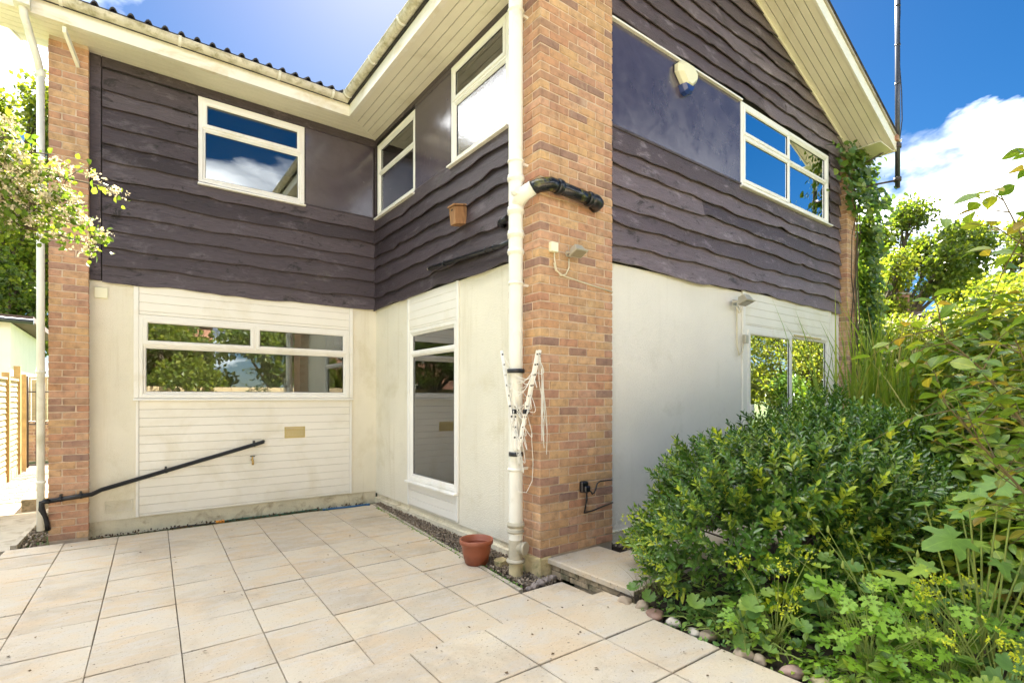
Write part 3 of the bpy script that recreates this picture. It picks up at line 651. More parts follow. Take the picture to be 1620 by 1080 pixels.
def window(ax, h, lights, label, fw=.055, sill=True, proud=.02, sillw=.04, sw=.048, pane='glass', name='window'):
    u0,u1,z0,z1 = h; mb = MB(); ring(mb, ax, u0, u1, z0, z1, fw, proud, -.055); w = mb.build(name, M['upvc'], house); w['label'] = label
    for (a,b,c,d,kind) in lights:
        A,B,Cc,D = u0+fw+(u1-u0-2*fw)*a+(0 if a == 0 else .016), u0+fw+(u1-u0-2*fw)*b-(0 if b == 1 else .016), z0+fw+(z1-z0-2*fw)*c+(0 if c == 0 else .014), z0+fw+(z1-z0-2*fw)*d-(0 if d == 1 else .014)
        sf = proud+.012 if kind == 'sash' else proud-.012; m = MB()
        ww = sw if kind == 'sash' else .024
        ov = .008 if kind == 'sash' else -.001
        ring(m, ax, A-ov, B+ov, Cc-ov, D+ov, ww, sf, -.04); m.build('sash' if kind == 'sash' else 'glazing_bead', M['upvc'], w)
        gk = MB(); ring(gk, ax, A+ww-ov-.001, B-ww+ov+.001, Cc+ww-ov-.001, D-ww+ov+.001, .004, sf-.016, -.03, .001); gk.build('gasket', M['black'], w)
        p = MB(); pbox(p, ax, A+ww-ov-.002, B-ww+ov+.002, sf-.026, sf-.022, Cc+ww-ov-.002, D-ww+ov+.002); p.build('pane', M[pane if c == 0 else 'glass'], w)
    cs = sorted({l[2] for l in lights if l[2] > 0}); bs = sorted({l[0] for l in lights if l[0] > 0})
    for c in cs:
        zc_ = z0+fw+(z1-z0-2*fw)*c; strip(ax, u0+fw-.003, u1-fw+.003, -.05, proud-.002, zc_-.017, zc_+.017, 'transom', M['upvc'], w, .003)
    for b in bs:
        ub = u0+fw+(u1-u0-2*fw)*b; lo_ = min(l[2] for l in lights if abs(l[0]-b) < 1e-6); zl = z0+fw+(z1-z0-2*fw)*lo_ + (.017 if lo_ else -.003)
        strip(ax, ub-.019, ub+.019, -.05, proud-.001, zl, z1-fw+.003, 'mullion', M['upvc'], w, .003)
    if sill:
        m = MB(); pr = proud + .055
        a0,a1 = u0-sillw, u1+sillw
        m.hexa([P(ax,a0,-.04,z0-.034),P(ax,a1,-.04,z0-.034),P(ax,a1,pr,z0-.034),P(ax,a0,pr,z0-.034),P(ax,a0,-.04,z0+.002),P(ax,a1,-.04,z0+.002),P(ax,a1,pr,z0-.012),P(ax,a0,pr,z0-.012)])
        o = m.build('sill', M['upvc'], w); rough_mesh(o.data, .004, 0, 1)
    return w
window('A', W1, [(0,1,0,.66,'fixed'),(0,1,.66,1,'sash')], 'upper window of the left wall, with one small top light', sillw=.008)
wl = window('A', WL, [(0,1,0,.655,'fixed'),(0,.5,.655,1,'sash'),(.5,1,.655,1,'sash')], 'wide kitchen window with two opening top lights over cream cladding', fw=.05, sillw=.05)
window('B', W2, [(0,1,0,.62,'fixed'),(0,1,.62,1,'fixed')], 'inner corner upper window with a curtain behind it', sillw=.01)
window('B', W3, [(0,1,0,.64,'fixed'),(0,1,.64,1,'sash')], 'upper patterned glass window beside the soil pipe', sillw=.02, pane='pattern_glass')
window('B', WN, [(0,1,0,.86,'fixed'),(0,1,.86,1,'fixed')], 'tall narrow ground floor window in the return wall', fw=.05, sillw=.03)
window('C', WC, [(0,.5,0,.62,'sash'),(0,.5,.62,1,'sash'),(.5,1,0,.62,'fixed'),(.5,1,.62,1,'fixed')], 'four light gable window under the ivy covered eave', sillw=.03)
d = window('C', WD, [(0,.5,0,1,'sash'),(.5,1,0,1,'fixed')], 'white sliding patio door half hidden by the shrub', fw=.06, sill=False, sw=.06, name='patio_door')
m = MB(); ring(m,'C',WD[0]+.075,WD[0]+.135,1.13,1.42,.016,.065,.03,.004); m.build('door_handle', M['upvc'], d)
strip('C', WD[0]+1.25, WD[1]-.3, .02, .03, WD[3]-.047, WD[3]-.03, 'trickle_vent', M['vent'], d)
# ---- plank cladding round the ground floor windows
def planks(ax, u0, u1, z0, z1, label, pitch=.1, first=None):
    base = strip(ax, u0, u1, .0005, .004, z0, z1, 'plank_cladding', M['dark']); base['label'] = label
    z = z1
    while z > z0+.012:
        zz = max(z-pitch, z0); mb = MB(); b = .004
        vs = []
        for u in (u0+.002, u1-.002): vs += [P(ax,u,.004,zz+.0015),P(ax,u,.012,zz+.0015),P(ax,u,.017,zz+.0015+b*1.6),P(ax,u,.017,z-b*.6),P(ax,u,.014,z-.0005),P(ax,u,.004,z-.0005)]
        mb.add(vs, [(k,(k+1)%6,6+(k+1)%6,6+k) for k in range(6)]+[(0,1,2,3,4,5),(11,10,9,8,7,6)]); mb.build('plank', M['plank'], base); z -= pitch
    return base
def trims(ax, u0, u1, z0, z1, parent, w=.05):
    for a, b in ((u0-w, u0-.001), (u1+.001, u1+w)): strip(ax, a, b, .001, .026, z0, z1, 'edge_trim', M['upvc'], parent, .004)
p = planks('A', .115, 2.555, 2.462, 2.80, 'cream plastic planks above the kitchen window'); trims('A', .115, 2.555, 1.50, 2.80, p)
p = planks('A', .115, 2.56, .135, 1.466, 'large field of cream plastic planks below the kitchen window'); trims('A', .115, 2.56, .135, 1.464, p, .03)
p = planks('B', 4.99, 6.19, 2.372, 2.80, 'cream planks above the narrow window'); trims('B', 4.99, 6.19, .45, 2.80, p, .045)
p = planks('B', 4.99, 6.19, .125, .415, 'cream planks below the narrow window'); trims('B', 4.99, 6.19, .125, .414, p, .035)
p = planks('C', 6.12, 8.50, 2.402, 2.82, 'cream planks above the patio door'); trims('C', 6.12, 8.50, .13, 2.82, p, .06)

# ---- eaves: soffit boards, fascia, gutter
def longboard(name, m, parent, pts0, pts1):
    """extrude a closed section (list of points) from one end to the other"""
    n = len(pts0); mb = MB(); mb.add(pts0+pts1, [(k,(k+1)%n,n+(k+1)%n,n+k) for k in range(n)]+[tuple(range(n-1,-1,-1)),tuple(range(n,2*n))]); return mb.build(name, m, parent)
ZS = 5.285
eA = strip('A', -.30, 2.42, 0.0, .44, ZS+.012, ZS+.02, 'eaves_soffit', M['dark']); eA['label'] = 'cream boarded soffit under the left eaves'
for k in range(5):
    y0 = YA - .003 - k*.0875; y1 = y0-.0795
    u1 = lambda y: 2.42 + (y-6.9)*.52/.44+.0
    longboard('soffit_board', M['soffit'], eA, [(-1.09,y0,ZS),(-1.09,y0,ZS+.01),(-1.09,y1,ZS+.01),(-1.09,y1,ZS)], [(u1(y0),y0,ZS),(u1(y0),y0,ZS+.01),(u1(y1),y1,ZS+.01),(u1(y1),y1,ZS)])
eB = strip('B', 2.9, YA-.02, 0.0, .52, ZS+.012, ZS+.02, 'eaves_soffit', M['dark']); eB['label'] = 'cream boarded soffit over the return wall windows'
for k in range(5):
    x0 = XB - .003 - k*.1035; x1 = x0-.0945
    v1 = lambda x: 6.9 + (x-2.42)*.44/.52 + .004
    longboard('soffit_board', M['soffit'], eB, [(x0,2.88,ZS),(x0,2.88,ZS+.01),(x1,2.88,ZS+.01),(x1,2.88,ZS)], [(x0,v1(x0),ZS),(x0,v1(x0),ZS+.01),(x1,v1(x1),ZS+.01),(x1,v1(x1),ZS)])
mt = MB(); mt.hexa([(2.425,6.89,ZS-.008),(2.445,6.88,ZS-.008),(2.965,7.32,ZS-.008),(2.945,7.335,ZS-.008),(2.425,6.89,ZS-.001),(2.445,6.88,ZS-.001),(2.965,7.32,ZS-.001),(2.945,7.335,ZS-.001)]); mt.build('mitre_trim', M['soffit'], eB)
def fascia(p0, p1, out, z0, z1, label):
    p0,p1,out = Vector(p0),Vector(p1),Vector(out); t = .018
    def sec(p): return [(*(p+out*a).xy, z) for a, z in ((0,z0),(t,z0),(t+.0,z1),(0,z1))]
    o = longboard('fascia', M['fascia'], house, sec(p0), sec(p1)); o['label'] = label
    q = longboard('fascia_lip', M['fascia'], o, [(*(p0+out*a).xy, z) for a,z in ((-.03,z0-.008),(t+.004,z0-.008),(t+.004,z0-.001),(-.03,z0-.001))], [(*(p1+out*a).xy, z) for a,z in ((-.03,z0-.008),(t+.004,z0-.008),(t+.004,z0-.001),(-.03,z0-.001))])
    return o
fascia((-1.12,6.90,0), (2.435,6.90,0), (0,-1,0), 5.283, 5.43, 'white fascia board over the left wall, stained under its gutter')
fascia((2.42,6.88,0), (2.42,2.86,0), (-1,0,0), 5.283, 5.43, 'white fascia board over the return wall')
def gutter(p0, p1, out, z, label, brackets):
    p0,p1,out = Vector(p0),Vector(p1),Vector(out); r = .058; c = out*(.018+r+.004)
    prof = [(r*math.cos(t), -r*math.sin(t)) for t in [math.pi*k/12 for k in range(13)]]
    prof = [(prof[0][0]+.006, .006),(prof[0][0]+.006,-.004)] + prof[1:-1] + [(-r-.004,0),(-r,0)] + [((r-.004)*math.cos(t), -(r-.004)*math.sin(t)) for t in [math.pi*k/10 for k in range(10,-1,-1)]]
    def sec(p): return [tuple(p + c + out*a + Vector((0,0,z+b))) for a, b in prof]
    g = longboard('gutter', M['gutter'], house, sec(p0), sec(p1)); g['label'] = label
    d = (p1-p0).normalized()
    for s in brackets:
        p = p0 + d*s; r2 = r+.006
        pr = [(r2*math.cos(t), -r2*math.sin(t)) for t in [math.pi*k/12 for k in range(13)]] ; pr = [(r2+.006,.012),(r2-.014,.012)] + [(( r+.001)*math.cos(t), -(r+.001)*math.sin(t)) for t in [math.pi*k/12 for k in range(13)]] + pr[::-1]
        longboard('gutter_bracket', M['pipe'], g, [tuple(p+c+out*a+Vector((0,0,z+b))) for a,b in pr], [tuple(p+d*.028+c+out*a+Vector((0,0,z+b))) for a,b in pr])
    return g
gutter((-1.16,6.90,0), (2.36,6.90,0), (0,-1,0), 5.475, 'lichen crusted gutter along the left eaves', [.62, 1.62, 2.65, 3.30])
gutter((2.42,6.84,0), (2.42,2.84,0), (-1,0,0), 5.50, 'grey half round gutter over the return wall', [.10, .95, 1.75, 2.55, 3.35])
# gable soffit and bargeboards
rs = MB(); y0,y1 = 2.865, YC+.01
gs = MB(); gs.add([(5.9,y0,zr(5.9)+.016),(9.42,y0,zr(9.42)+.016),(9.42,y1,zr(9.42)+.016),(5.9,y1,zr(5.9)+.016)],[(0,1,2,3)]); gs.add([(5.9,y0,zr(5.9)+.016),(2.40,y0,zr(9.40)+.016),(2.40,y1,zr(9.40)+.016),(5.9,y1,zr(5.9)+.016)],[(3,2,1,0)])
rk = gs.build('gable_soffit', M['dark'], house); rk['label'] = 'boarded soffit under the sloping gable verge'
for side in (1,-1):
    fx = lambda x: x if side == 1 else 11.8-x
    for k in range(6):
        a = y1 - .045 - k*.0875 if k else y1; b = y1-.045-(k+1)*.0875+.003 if k else y1-.042-.0875+.0
        if k == 0: b = y1-.045-.0795
        else: a = y1-.045-k*.0875; b = a-.0795
        lo_, hi_ = 5.9, 9.40
        longboard('soffit_board', M['soffit'], rk, [(fx(lo_),a,zr(lo_)),(fx(lo_),a,zr(lo_)+.012),(fx(lo_),b,zr(lo_)+.012),(fx(lo_),b,zr(lo_))], [(fx(hi_),a,zr(hi_)),(fx(hi_),a,zr(hi_)+.012),(fx(hi_),b,zr(hi_)+.012),(fx(hi_),b,zr(hi_))])
    bl = longboard('bargeboard', M['fascia'], house, [(fx(5.9),2.864,zr(5.9)-.012),(fx(5.9),2.84,zr(5.9)-.012),(fx(5.9),2.84,zr(5.9)+.165),(fx(5.9),2.864,zr(5.9)+.165)], [(fx(9.46),2.864,zr(9.46)-.012),(fx(9.46),2.84,zr(9.46)-.012),(fx(9.46),2.84,zr(9.46)+.165),(fx(9.46),2.864,zr(9.46)+.165)])
    longboard('verge_cap', M['concrete'], bl, [(fx(5.9),2.90,zr(5.9)+.167),(fx(5.9),2.82,zr(5.9)+.167),(fx(5.9),2.82,zr(5.9)+.20),(fx(5.9),2.90,zr(5.9)+.20)], [(fx(9.46),2.90,zr(9.46)+.167),(fx(9.46),2.82,zr(9.46)+.167),(fx(9.46),2.82,zr(9.46)+.20),(fx(9.46),2.90,zr(9.46)+.20)])
    wt = longboard('wall_trim', M['soffit'], rk, [(fx(5.9),YC-.042,zr(5.9)-.03),(fx(5.9),YC-.056,zr(5.9)-.03),(fx(5.9),YC-.056,zr(5.9)-.001),(fx(5.9),YC-.042,zr(5.9)-.001)], [(fx(9.0),YC-.042,zr(9.0)-.03),(fx(9.0),YC-.056,zr(9.0)-.03),(fx(9.0),YC-.056,zr(9.0)-.001),(fx(9.0),YC-.042,zr(9.0)-.001)])
fr = fascia((9.42,2.86,0), (9.42,11.5,0), (1,0,0), 5.27, 5.42, 'right eaves fascia')
gutter((9.42,2.80,0), (9.42,11.5,0), (1,0,0), 5.47, 'right eaves gutter seen end on', [])
el = MB(); el.box(8.9,9.42,2.87,11.4,5.27,5.28); el.build('eaves_soffit', M['soffit'], house)
# left verge of the rear wing
zl_ = lambda y: 5.285 + .385*(y-6.9)
vl = longboard('verge_soffit', M['fascia'], house, [(-1.10,6.9,zl_(6.9)),(-.66,6.9,zl_(6.9)),(-.66,6.9,zl_(6.9)+.012),(-1.10,6.9,zl_(6.9)+.012)], [(-1.10,9.4,zl_(9.4)),(-.66,9.4,zl_(9.4)),(-.66,9.4,zl_(9.4)+.012),(-1.10,9.4,zl_(9.4)+.012)])
longboard('bargeboard', M['fascia'], house, [(-1.125,6.88,zl_(6.88)-.015),(-1.102,6.88,zl_(6.88)-.015),(-1.102,6.88,zl_(6.88)+.17),(-1.125,6.88,zl_(6.88)+.17)], [(-1.125,9.4,zl_(9.4)-.015),(-1.102,9.4,zl_(9.4)-.015),(-1.102,9.4,zl_(9.4)+.17),(-1.125,9.4,zl_(9.4)+.17)])
# ---- roof
rf = MB(); k = .385; e = .17
def slope(pts): rf.add(pts + [(x,y,z+.05) for x,y,z in pts], [(3,2,1,0),(4,5,6,7),(0,1,5,4),(1,2,6,5),(2,3,7,6),(3,0,4,7)])
RZ = 5.43
slope([(2.38,2.85,RZ),(5.9,2.85,RZ+3.52*k),(5.9,11.9,RZ+3.52*k),(2.38,11.9,RZ)]); slope([(9.46,2.85,RZ-.02),(9.46,11.9,RZ-.02),(5.9,11.9,RZ+3.52*k),(5.9,2.85,RZ+3.52*k)])
slope([(-1.12,6.85,RZ),(5.9,6.85,RZ),(5.9,9.4,RZ+2.55*k),(-1.12,9.4,RZ+2.55*k)])
roof = rf.build('roof', M['tile'], house); roof['label'] = 'low pitched roof of dark rolled tiles'
def tile_mesh():
    mb = MB(); W=.30; Lh=.36; prof = []
    for i in range(17):
        u = -W/2 + W*i/16; ph = (u+W/2)/.15 * 2*math.pi; prof.append((u, .042*max(0, math.cos(ph))**.8 + .004))
    for s, z in ((0,0),(Lh,0)):
        pass
    vs = [(u, 0, z-.018) for u,z in prof]+[(u,0,z) for u,z in prof]+[(u,Lh,z) for u,z in prof]
    n = len(prof); mb.add(vs, [(i,i+1,n+i+1,n+i) for i in range(n-1)]+[(n+i,n+i+1,2*n+i+1,2*n+i) for i in range(n-1)], True); return mb.mesh('tile', M['tile'])
TM = tile_mesh(); pit = math.atan(k)
xs = [-1.0+.3*i for i in range(12)]
for x in xs: inst('tile', TM, (x-.01, 6.775, RZ+.072), roof, (pit, 0, 0))
ys = [2.95+.3*i for i in range(13)]
for y in ys: inst('tile', TM, (2.315, y+.1, RZ+.075), roof, (pit, 0, -math.pi/2))
xs2 = []
for i in range(10):
    x = 9.50 - i*.33; inst('tile', TM, (x+.02, 2.965, RZ+.05+(9.46-x)*k), roof, (pit, 0, math.pi/2))
# remaining rows, out of sight from the patio
tv = np.array([v.co[:] for v in TM.vertices]); rows_ = MB()
for r in range(1, 7):
    for x in [-1.0+.3*i for i in range(19)]:
        y = 6.795 + r*.33; z = RZ+.05 + r*.33*k
        if x > 2.4 + r*.33: continue
        cs_, sn = math.cos(pit), math.sin(pit); rows_.add([(a+x, y+b*cs_-c*sn, z+b*sn+c*cs_) for a,b,c in tv], [tuple(p.vertices) for p in TM.polygons], True)
o = rows_.build('tile_rows', M['tile'], roof); o['kind'] = 'stuff'

# ================================================================ THINGS ON AND ROUND THE HOUSE
def arc(c, r, a0, a1, ua, ub, n=8):
    c,ua,ub = Vector(c),Vector(ua),Vector(ub); return [tuple(c + ua*r*math.cos(a0+(a1-a0)*i/n) + ub*r*math.sin(a0+(a1-a0)*i/n)) for i in range(n+1)]
# soil pipe
SX, SY, SR = 2.665, 3.525, .061
sp_ = thing('soil_pipe', 'tall white soil pipe standing against the wide brick corner pier', 'pipe', (SX,SY,-.03))
MB().lathe([(SR,.30),(SR,5.75)],(SX,SY,0),28).build('pipe_shaft', M['pipe'], sp_)
def collar(z, h, r, m='pipe', name='collar'):
    MB().lathe([(SR,z),(r,z+.004),(r,z+h*.35),(r+.004,z+h*.4),(r+.004,z+h*.6),(r,z+h*.65),(r,z+h-.004),(SR,z+h)],(SX,SY,0),28).build(name, M[m], sp_)
for z,h in ((3.06,.07),(2.86,.07),(3.34,.06),(2.72,.05)): collar(z,h,SR+.008)
for z in (4.78, 3.50, 2.46, .88):
    collar(z,.03,SR+.006,'pipe','clip'); MB().box(SX+.04,2.80,SY-.008,SY+.008,z+.004,z+.026).build('clip_arm', M['pipe'], sp_)
MB().lathe([(SR-.001,.12),(SR-.001,.30)],(SX,SY,0),28).build('access_pipe', M['pipegrey'], sp_)
collar(.40,.05,SR+.012,'pipegrey'); collar(.355,.03,SR+.009,'pipegrey'); collar(.10,.035,SR+.016,'pipegrey')
MB().lathe([(SR-.002,-.06),(SR-.002,.10)],(SX,SY,0),28).build('clay_base', M['clay'], sp_)
dirv = Vector((.35,-.94,0)).normalized()
ac = MB(); p0 = Vector((SX,SY,.235)); ac.tube([p0, p0+dirv*.085], .052, 20); ac.tube([p0+dirv*.085, p0+dirv*.10, p0+dirv*.104], [.056,.056,.046], 20); ac.build('access_cap', M['pipegrey'], sp_)
bs_ = MB(); bs_.tube([(SX,SY,3.14),(SX+.02,SY-.09,3.22),(SX+.06,SY-.16,3.26)], [.06,.062,.062], 20); bs_.build('branch_socket', M['pipe'], sp_)
b2 = MB(); b2.tube([(SX-.03,SY-.02,3.23),(SX-.055,SY-.10,3.23)], [.032,.030], 14); b2.build('boss', M['pipe'], sp_)
wp = thing('waste_pipe', 'thick black waste pipe with green algae crossing the brick pier', 'pipe', (2.8,3.27,3.2))
py = 3.27
pts = [(SX+.055,SY-.15,3.255),(SX+.10,SY-.21,3.275),(SX+.17,py,3.285),(SX+.26,py,3.283)]
MB().tube(pts, .058, 22).build('elbow', M['blackmoss'], wp)
MB().tube([(SX+.25,py,3.283),(3.36,py,3.258)], .054, 22).build('pipe_run', M['blackmoss'], wp)
MB().tube([(SX+.235,py,3.283),(SX+.245,py,3.283),(SX+.285,py,3.282),(SX+.29,py,3.282)], [.058,.066,.066,.056], 22).build('coupling', M['black'], wp)
MB().tube([(3.26,py,3.262),(3.268,py,3.262),(3.30,py,3.261),(3.308,py,3.261)], [.056,.065,.065,.057], 22).build('coupling', M['black'], wp)
MB().tube([(3.30,py,3.261),(3.37,py,3.258),(3.41,py+.02,3.257),(3.43,py+.06,3.256),(3.43,3.37,3.256)], [.06,.061,.061,.06,.06], 22).build('wall_elbow', M['black'], wp)
bp = thing('drain_pipe', 'thin sloping black drain pipe on the return wall boarding', 'pipe', (2.88,5.5,3.0))
MB().tube([(2.875,5.50,3.028),(2.865,4.05,2.955),(2.84,3.75,2.94)], .024, 14).build('pipe_run', M['black'], bp)
for y,z in ((5.15,3.011),(4.30,2.968),(4.16,2.961)): MB().tube([(2.868,y,z),(2.868,y-.035,z-.0017)], .029, 14).build('pipe_clip', M['black'], bp)
MB().tube([(2.876,5.505,3.028),(2.876,5.53,3.029)], [.02,.016], 12).build('outlet', M['cable'], bp)
bq = thing('pipe_stub', 'short black overflow pipe stub beside the soil pipe', 'pipe', (2.86,4.0,3.15))
MB().tube([(2.93,4.06,3.17),(2.87,4.05,3.165),(2.82,3.95,3.15),(2.78,3.80,3.14)], .028, 14).build('elbow', M['black'], bq)
MB().tube([(2.84,3.99,3.158),(2.815,3.93,3.148)], .034, 14).build('coupling', M['black'], bq)
# bird box
bx = thing('bird_box', 'small rustic wooden bird box fixed to the dark boarding', 'bird box', (2.86,4.80,3.34))
m = MB(); Y0,Y1,Z0,Z1 = 4.735,4.855,3.36,3.555
m.hexa([(2.79,Y0,Z0-.015),(2.93,Y0,Z0),(2.93,Y1,Z0),(2.79,Y1,Z0-.015),(2.77,Y0,Z1-.03),(2.93,Y0,Z1),(2.93,Y1,Z1),(2.77,Y1,Z1-.03)]); o = m.build('box_body', M['rawwood'], bx); rough_mesh(o.data,.006,.004,4)
m = MB(); m.hexa([(2.755,Y0-.012,Z1-.028),(2.93,Y0-.012,Z1+.004),(2.93,Y1+.012,Z1+.004),(2.755,Y1+.012,Z1-.028),(2.755,Y0-.012,Z1-.010),(2.93,Y0-.012,Z1+.024),(2.93,Y1+.012,Z1+.024),(2.755,Y1+.012,Z1-.010)]); o = m.build('lid', M['rawwood'], bx); rough_mesh(o.data,.003,.002,5)
MB().tube([(2.776,4.795,3.50),(2.774,4.795,3.50)], .016, 14).build('entrance_hole', M['dark'], bx)
# alarm box
al = thing('alarm_box', 'cream pentagon alarm box with a blue base on the glossy panel', 'alarm', (4.9,3.4,4.8))
def penta(f, y): return [(4.86+dx*f, y, 4.955+dz*f) for dx,dz in ((-.165,.10),(-.085,.165),(.085,.165),(.18,.085),(.175,.02),(.055,-.10),(-.045,-.10),(-.165,.02))]
m = MB(); a,b,c = penta(1,3.404),penta(1,3.355),penta(.72,3.31); n=8
m.add(a+b+c,[(k,(k+1)%n,n+(k+1)%n,n+k) for k in range(n)]+[(n+k,n+(k+1)%n,2*n+(k+1)%n,2*n+k) for k in range(n)]+[tuple(range(2*n,3*n))]); m.build('cover', M['alarm'], al)
def low(f, y): return [(4.86+dx*f, y, 4.88+dz*f) for dx,dz in ((-.095,-.02),(.105,-.02),(.06,-.085),(.0,-.105),(-.055,-.085))]
m = MB(); a,b,c = low(1,3.404),low(1,3.352),low(.75,3.315); n=5
m.add(a+b+c,[(k,(k+1)%n,n+(k+1)%n,n+k) for k in range(n)]+[(n+k,n+(k+1)%n,2*n+(k+1)%n,2*n+k) for k in range(n)]+[tuple(range(2*n,3*n))]); m.build('strobe_lens', M['blue'], al)
m = MB(); a,b = penta(1.07,3.405),penta(1.07,3.396); n=8; m.add(a+b,[(k,(k+1)%n,n+(k+1)%n,n+k) for k in range(n)]+[tuple(range(n,2*n))]); m.build('back_plate', M['darkmetal'], al)
# floodlights
def floodlight(loc, label, tilt, s=1.0, rz=0):
    t = thing('floodlight', label, 'light', loc, 'security floodlights')
    T = Matrix.Translation(loc) @ Matrix.Rotation(rz,4,'Z'); Rt = T @ Matrix.Translation((0,-.12*s,0)) @ Matrix.Rotation(tilt,4,'X')
    def b(name, M4, x0,x1,y0,y1,z0,z1, mt, top=1.0):
        pts = [(x0,y0,z0),(x1,y0,z0),(x1,y1,z0),(x0,y1,z0)]; cx=(x0+x1)/2; cy_=(y0+y1)/2
        pts += [(cx+(x-cx)*top, cy_+(y-cy_)*top, z1) for x,y,_ in pts]
        m = MB().hexa([tuple(M4 @ (Vector(p)*s)) for p in pts]); o = m.build(name, M[mt], t); rough_mesh(o.data,.004*s,0,1)
    b('lamp_body', Rt, -.075,.075,-.055,.055,-.01,.065,'steel',.68); b('rim', Rt, -.085,.085,-.065,.065,-.022,-.008,'steel'); b('lens', Rt, -.07,.07,-.05,.05,-.026,-.0225,'lens')
    b('bracket', T, -.07,-.05,-.12,0,-.012,.012,'steel'); b('mount_plate', T, -.06,.02,-.012,0,-.03,.03,'steel')
    return t
floodlight((3.135,3.355,2.765), 'small floodlight on the wide brick pier', R(-25), .85)
floodlight((5.86,3.385,2.64), 'small floodlight on the white wall beside the patio door', R(-20), 1.1)
jb = thing('junction_box', 'cream junction box wired to the floodlight on the brick pier', 'junction box', (2.92,3.35,2.77))
o = MB().box(2.885,2.965,3.31,3.356,2.745,2.83).build('box_cover', M['alarm'], jb); rough_mesh(o.data,.006,0,1)
m = MB(); m.tube([(2.93,3.33,2.75),(2.93,3.325,2.68),(2.95,3.325,2.60),(3.0,3.325,2.555),(3.06,3.325,2.575),(3.10,3.33,2.64),(3.11,3.34,2.72)], .0055, 7); m.build('looped_cable', M['cable'], jb)
m = MB(); m.tube([(2.94,3.345,2.66),(2.96,3.348,2.60),(3.05,3.348,2.565),(3.35,3.348,2.53),(3.68,3.35,2.50)], .006, 7); m.build('wall_cable', M['cable'], jb)
cb = thing('light_cable', 'cream cable looping down from the floodlight beside the patio door', 'cable', (5.9,3.4,2.1))
m = MB(); m.tube([(5.86,3.37,2.60),(5.90,3.36,2.52),(5.97,3.37,2.54),(5.93,3.39,2.62)], .007, 7); m.tube([(5.92,3.395,2.60),(5.925,3.398,2.40),(5.93,3.398,2.12),(5.97,3.395,2.02),(6.03,3.39,2.06),(6.05,3.385,2.19)], .009, 7); m.build('cable_loop', M['cable'], cb)
o = MB().box(6.03,6.11,3.35,3.392,2.17,2.27).build('cable_box', M['steel'], cb); rough_mesh(o.data,.005,0,1)
# outdoor socket
sk = thing('outdoor_socket', 'black weatherproof socket with a plug on the brick pier', 'socket', (3.29,3.35,.7))
o = MB().box(3.245,3.33,3.315,3.356,.66,.755).build('socket_box', M['black'], sk); rough_mesh(o.data,.008,0,1)
o = MB().box(3.255,3.32,3.28,3.315,.665,.72).build('plug', M['black'], sk); rough_mesh(o.data,.008,0,1)
MB().tube([(3.29,3.30,.665),(3.288,3.30,.60),(3.285,3.32,.50),(3.29,3.335,.475),(3.40,3.34,.478),(3.67,3.34,.52)], .007, 8).build('cord', M['black'], sk)
MB().tube([(3.66,3.342,.735),(3.50,3.342,.735),(3.465,3.342,.72),(3.43,3.342,.64),(3.40,3.342,.63),(3.385,3.35,.66)], .007, 8).build('wall_cord', M['black'], sk)
# rotary clothes airer folded against the soil pipe
ra = thing('clothes_airer', 'folded aluminium clothes airer with tangled cord tied to the soil pipe', 'airer', (SX-.06,SY-.06,.95))
base = Vector((SX-.045,SY-.075,1.02))
tops = [(-.105,.12,1.905),(-.03,.07,1.90),(.085,-.13,1.90),(.12,-.12,1.905)]
ends = []
for dx,dy,z in tops:
    tp = Vector((SX+dx,SY+dy-.06,z)); ends.append(tp); d = (tp-base).normalized(); sd_ = d.cross(Vector((.6,.8,0))).normalized()*.013; ft = d.cross(sd_).normalized()*.007
    p0 = base + (tp-base)*.06; m = MB(); m.hexa([tuple(p0-sd_-ft),tuple(p0+sd_-ft),tuple(p0+sd_+ft),tuple(p0-sd_+ft),tuple(tp-sd_-ft),tuple(tp+sd_-ft),tuple(tp+sd_+ft),tuple(tp-sd_+ft)]); arm = m.build('arm', M['alu'], ra)
    for k in range(9):
        q = p0 + (tp-p0)*(.12+.105*k); MB().box(q.x-.007,q.x+.007,q.y-.012,q.y-.004,q.z-.007,q.z+.007).build('cord_hole', M['black'], arm)
for z,r_ in ((1.73,.068),(1.03,.055)): MB().lathe([(r_-.004,z-.018),(r_+.008,z-.016),(r_+.008,z+.016),(r_-.004,z+.018)],(SX-.02,SY-.03,0),16).build('hub', M['black'], ra)
for tp in ends[1:3]:
    q = base+(tp-base)*.42; MB().box(q.x-.028,q.x+.02,q.y-.03,q.y+.0,q.z-.018,q.z+.018).build('slider', M['black'], ra)
m = MB(); r2 = random.Random(4)
for k in range(40):
    a = ends[r2.randrange(4)]; b = ends[r2.randrange(4)]; t0 = r2.uniform(.1,.9); t1 = min(.97,max(.05,t0+r2.uniform(-.25,.25)))
    p = base+(a-base)*t0; q = base+(b-base)*t1; sag = r2.uniform(.05,.22); off = Vector((r2.uniform(-.05,.03),r2.uniform(-.08,-.02),0))
    m.tube([tuple(p+(q-p)*s + off*math.sin(math.pi*s) + Vector((0,0,-sag*math.sin(math.pi*s)))) for s in [i/8 for i in range(9)]], .0028, 5, False)
for k in range(9):
    p = ends[3] + Vector((r2.uniform(-.05,.02),r2.uniform(-.05,0),-r2.uniform(0,.35))); L_ = r2.uniform(.3,.75)
    m.tube([tuple(p+Vector((.012*math.sin(s*5+k)+.02*s,-.015*s,-L_*s))) for s in [i/7 for i in range(8)]], .0028, 5, False)
m.tube([(SX+.09,SY-.10,1.2),(SX+.11,SY-.10,.95),(SX+.10,SY-.10,.80),(SX+.03,SY-.11,.71),(SX-.03,SY-.09,.72),(SX-.06,SY-.06,.76)], .0035, 6, False)
o = m.build('cord', M['cord'], ra)
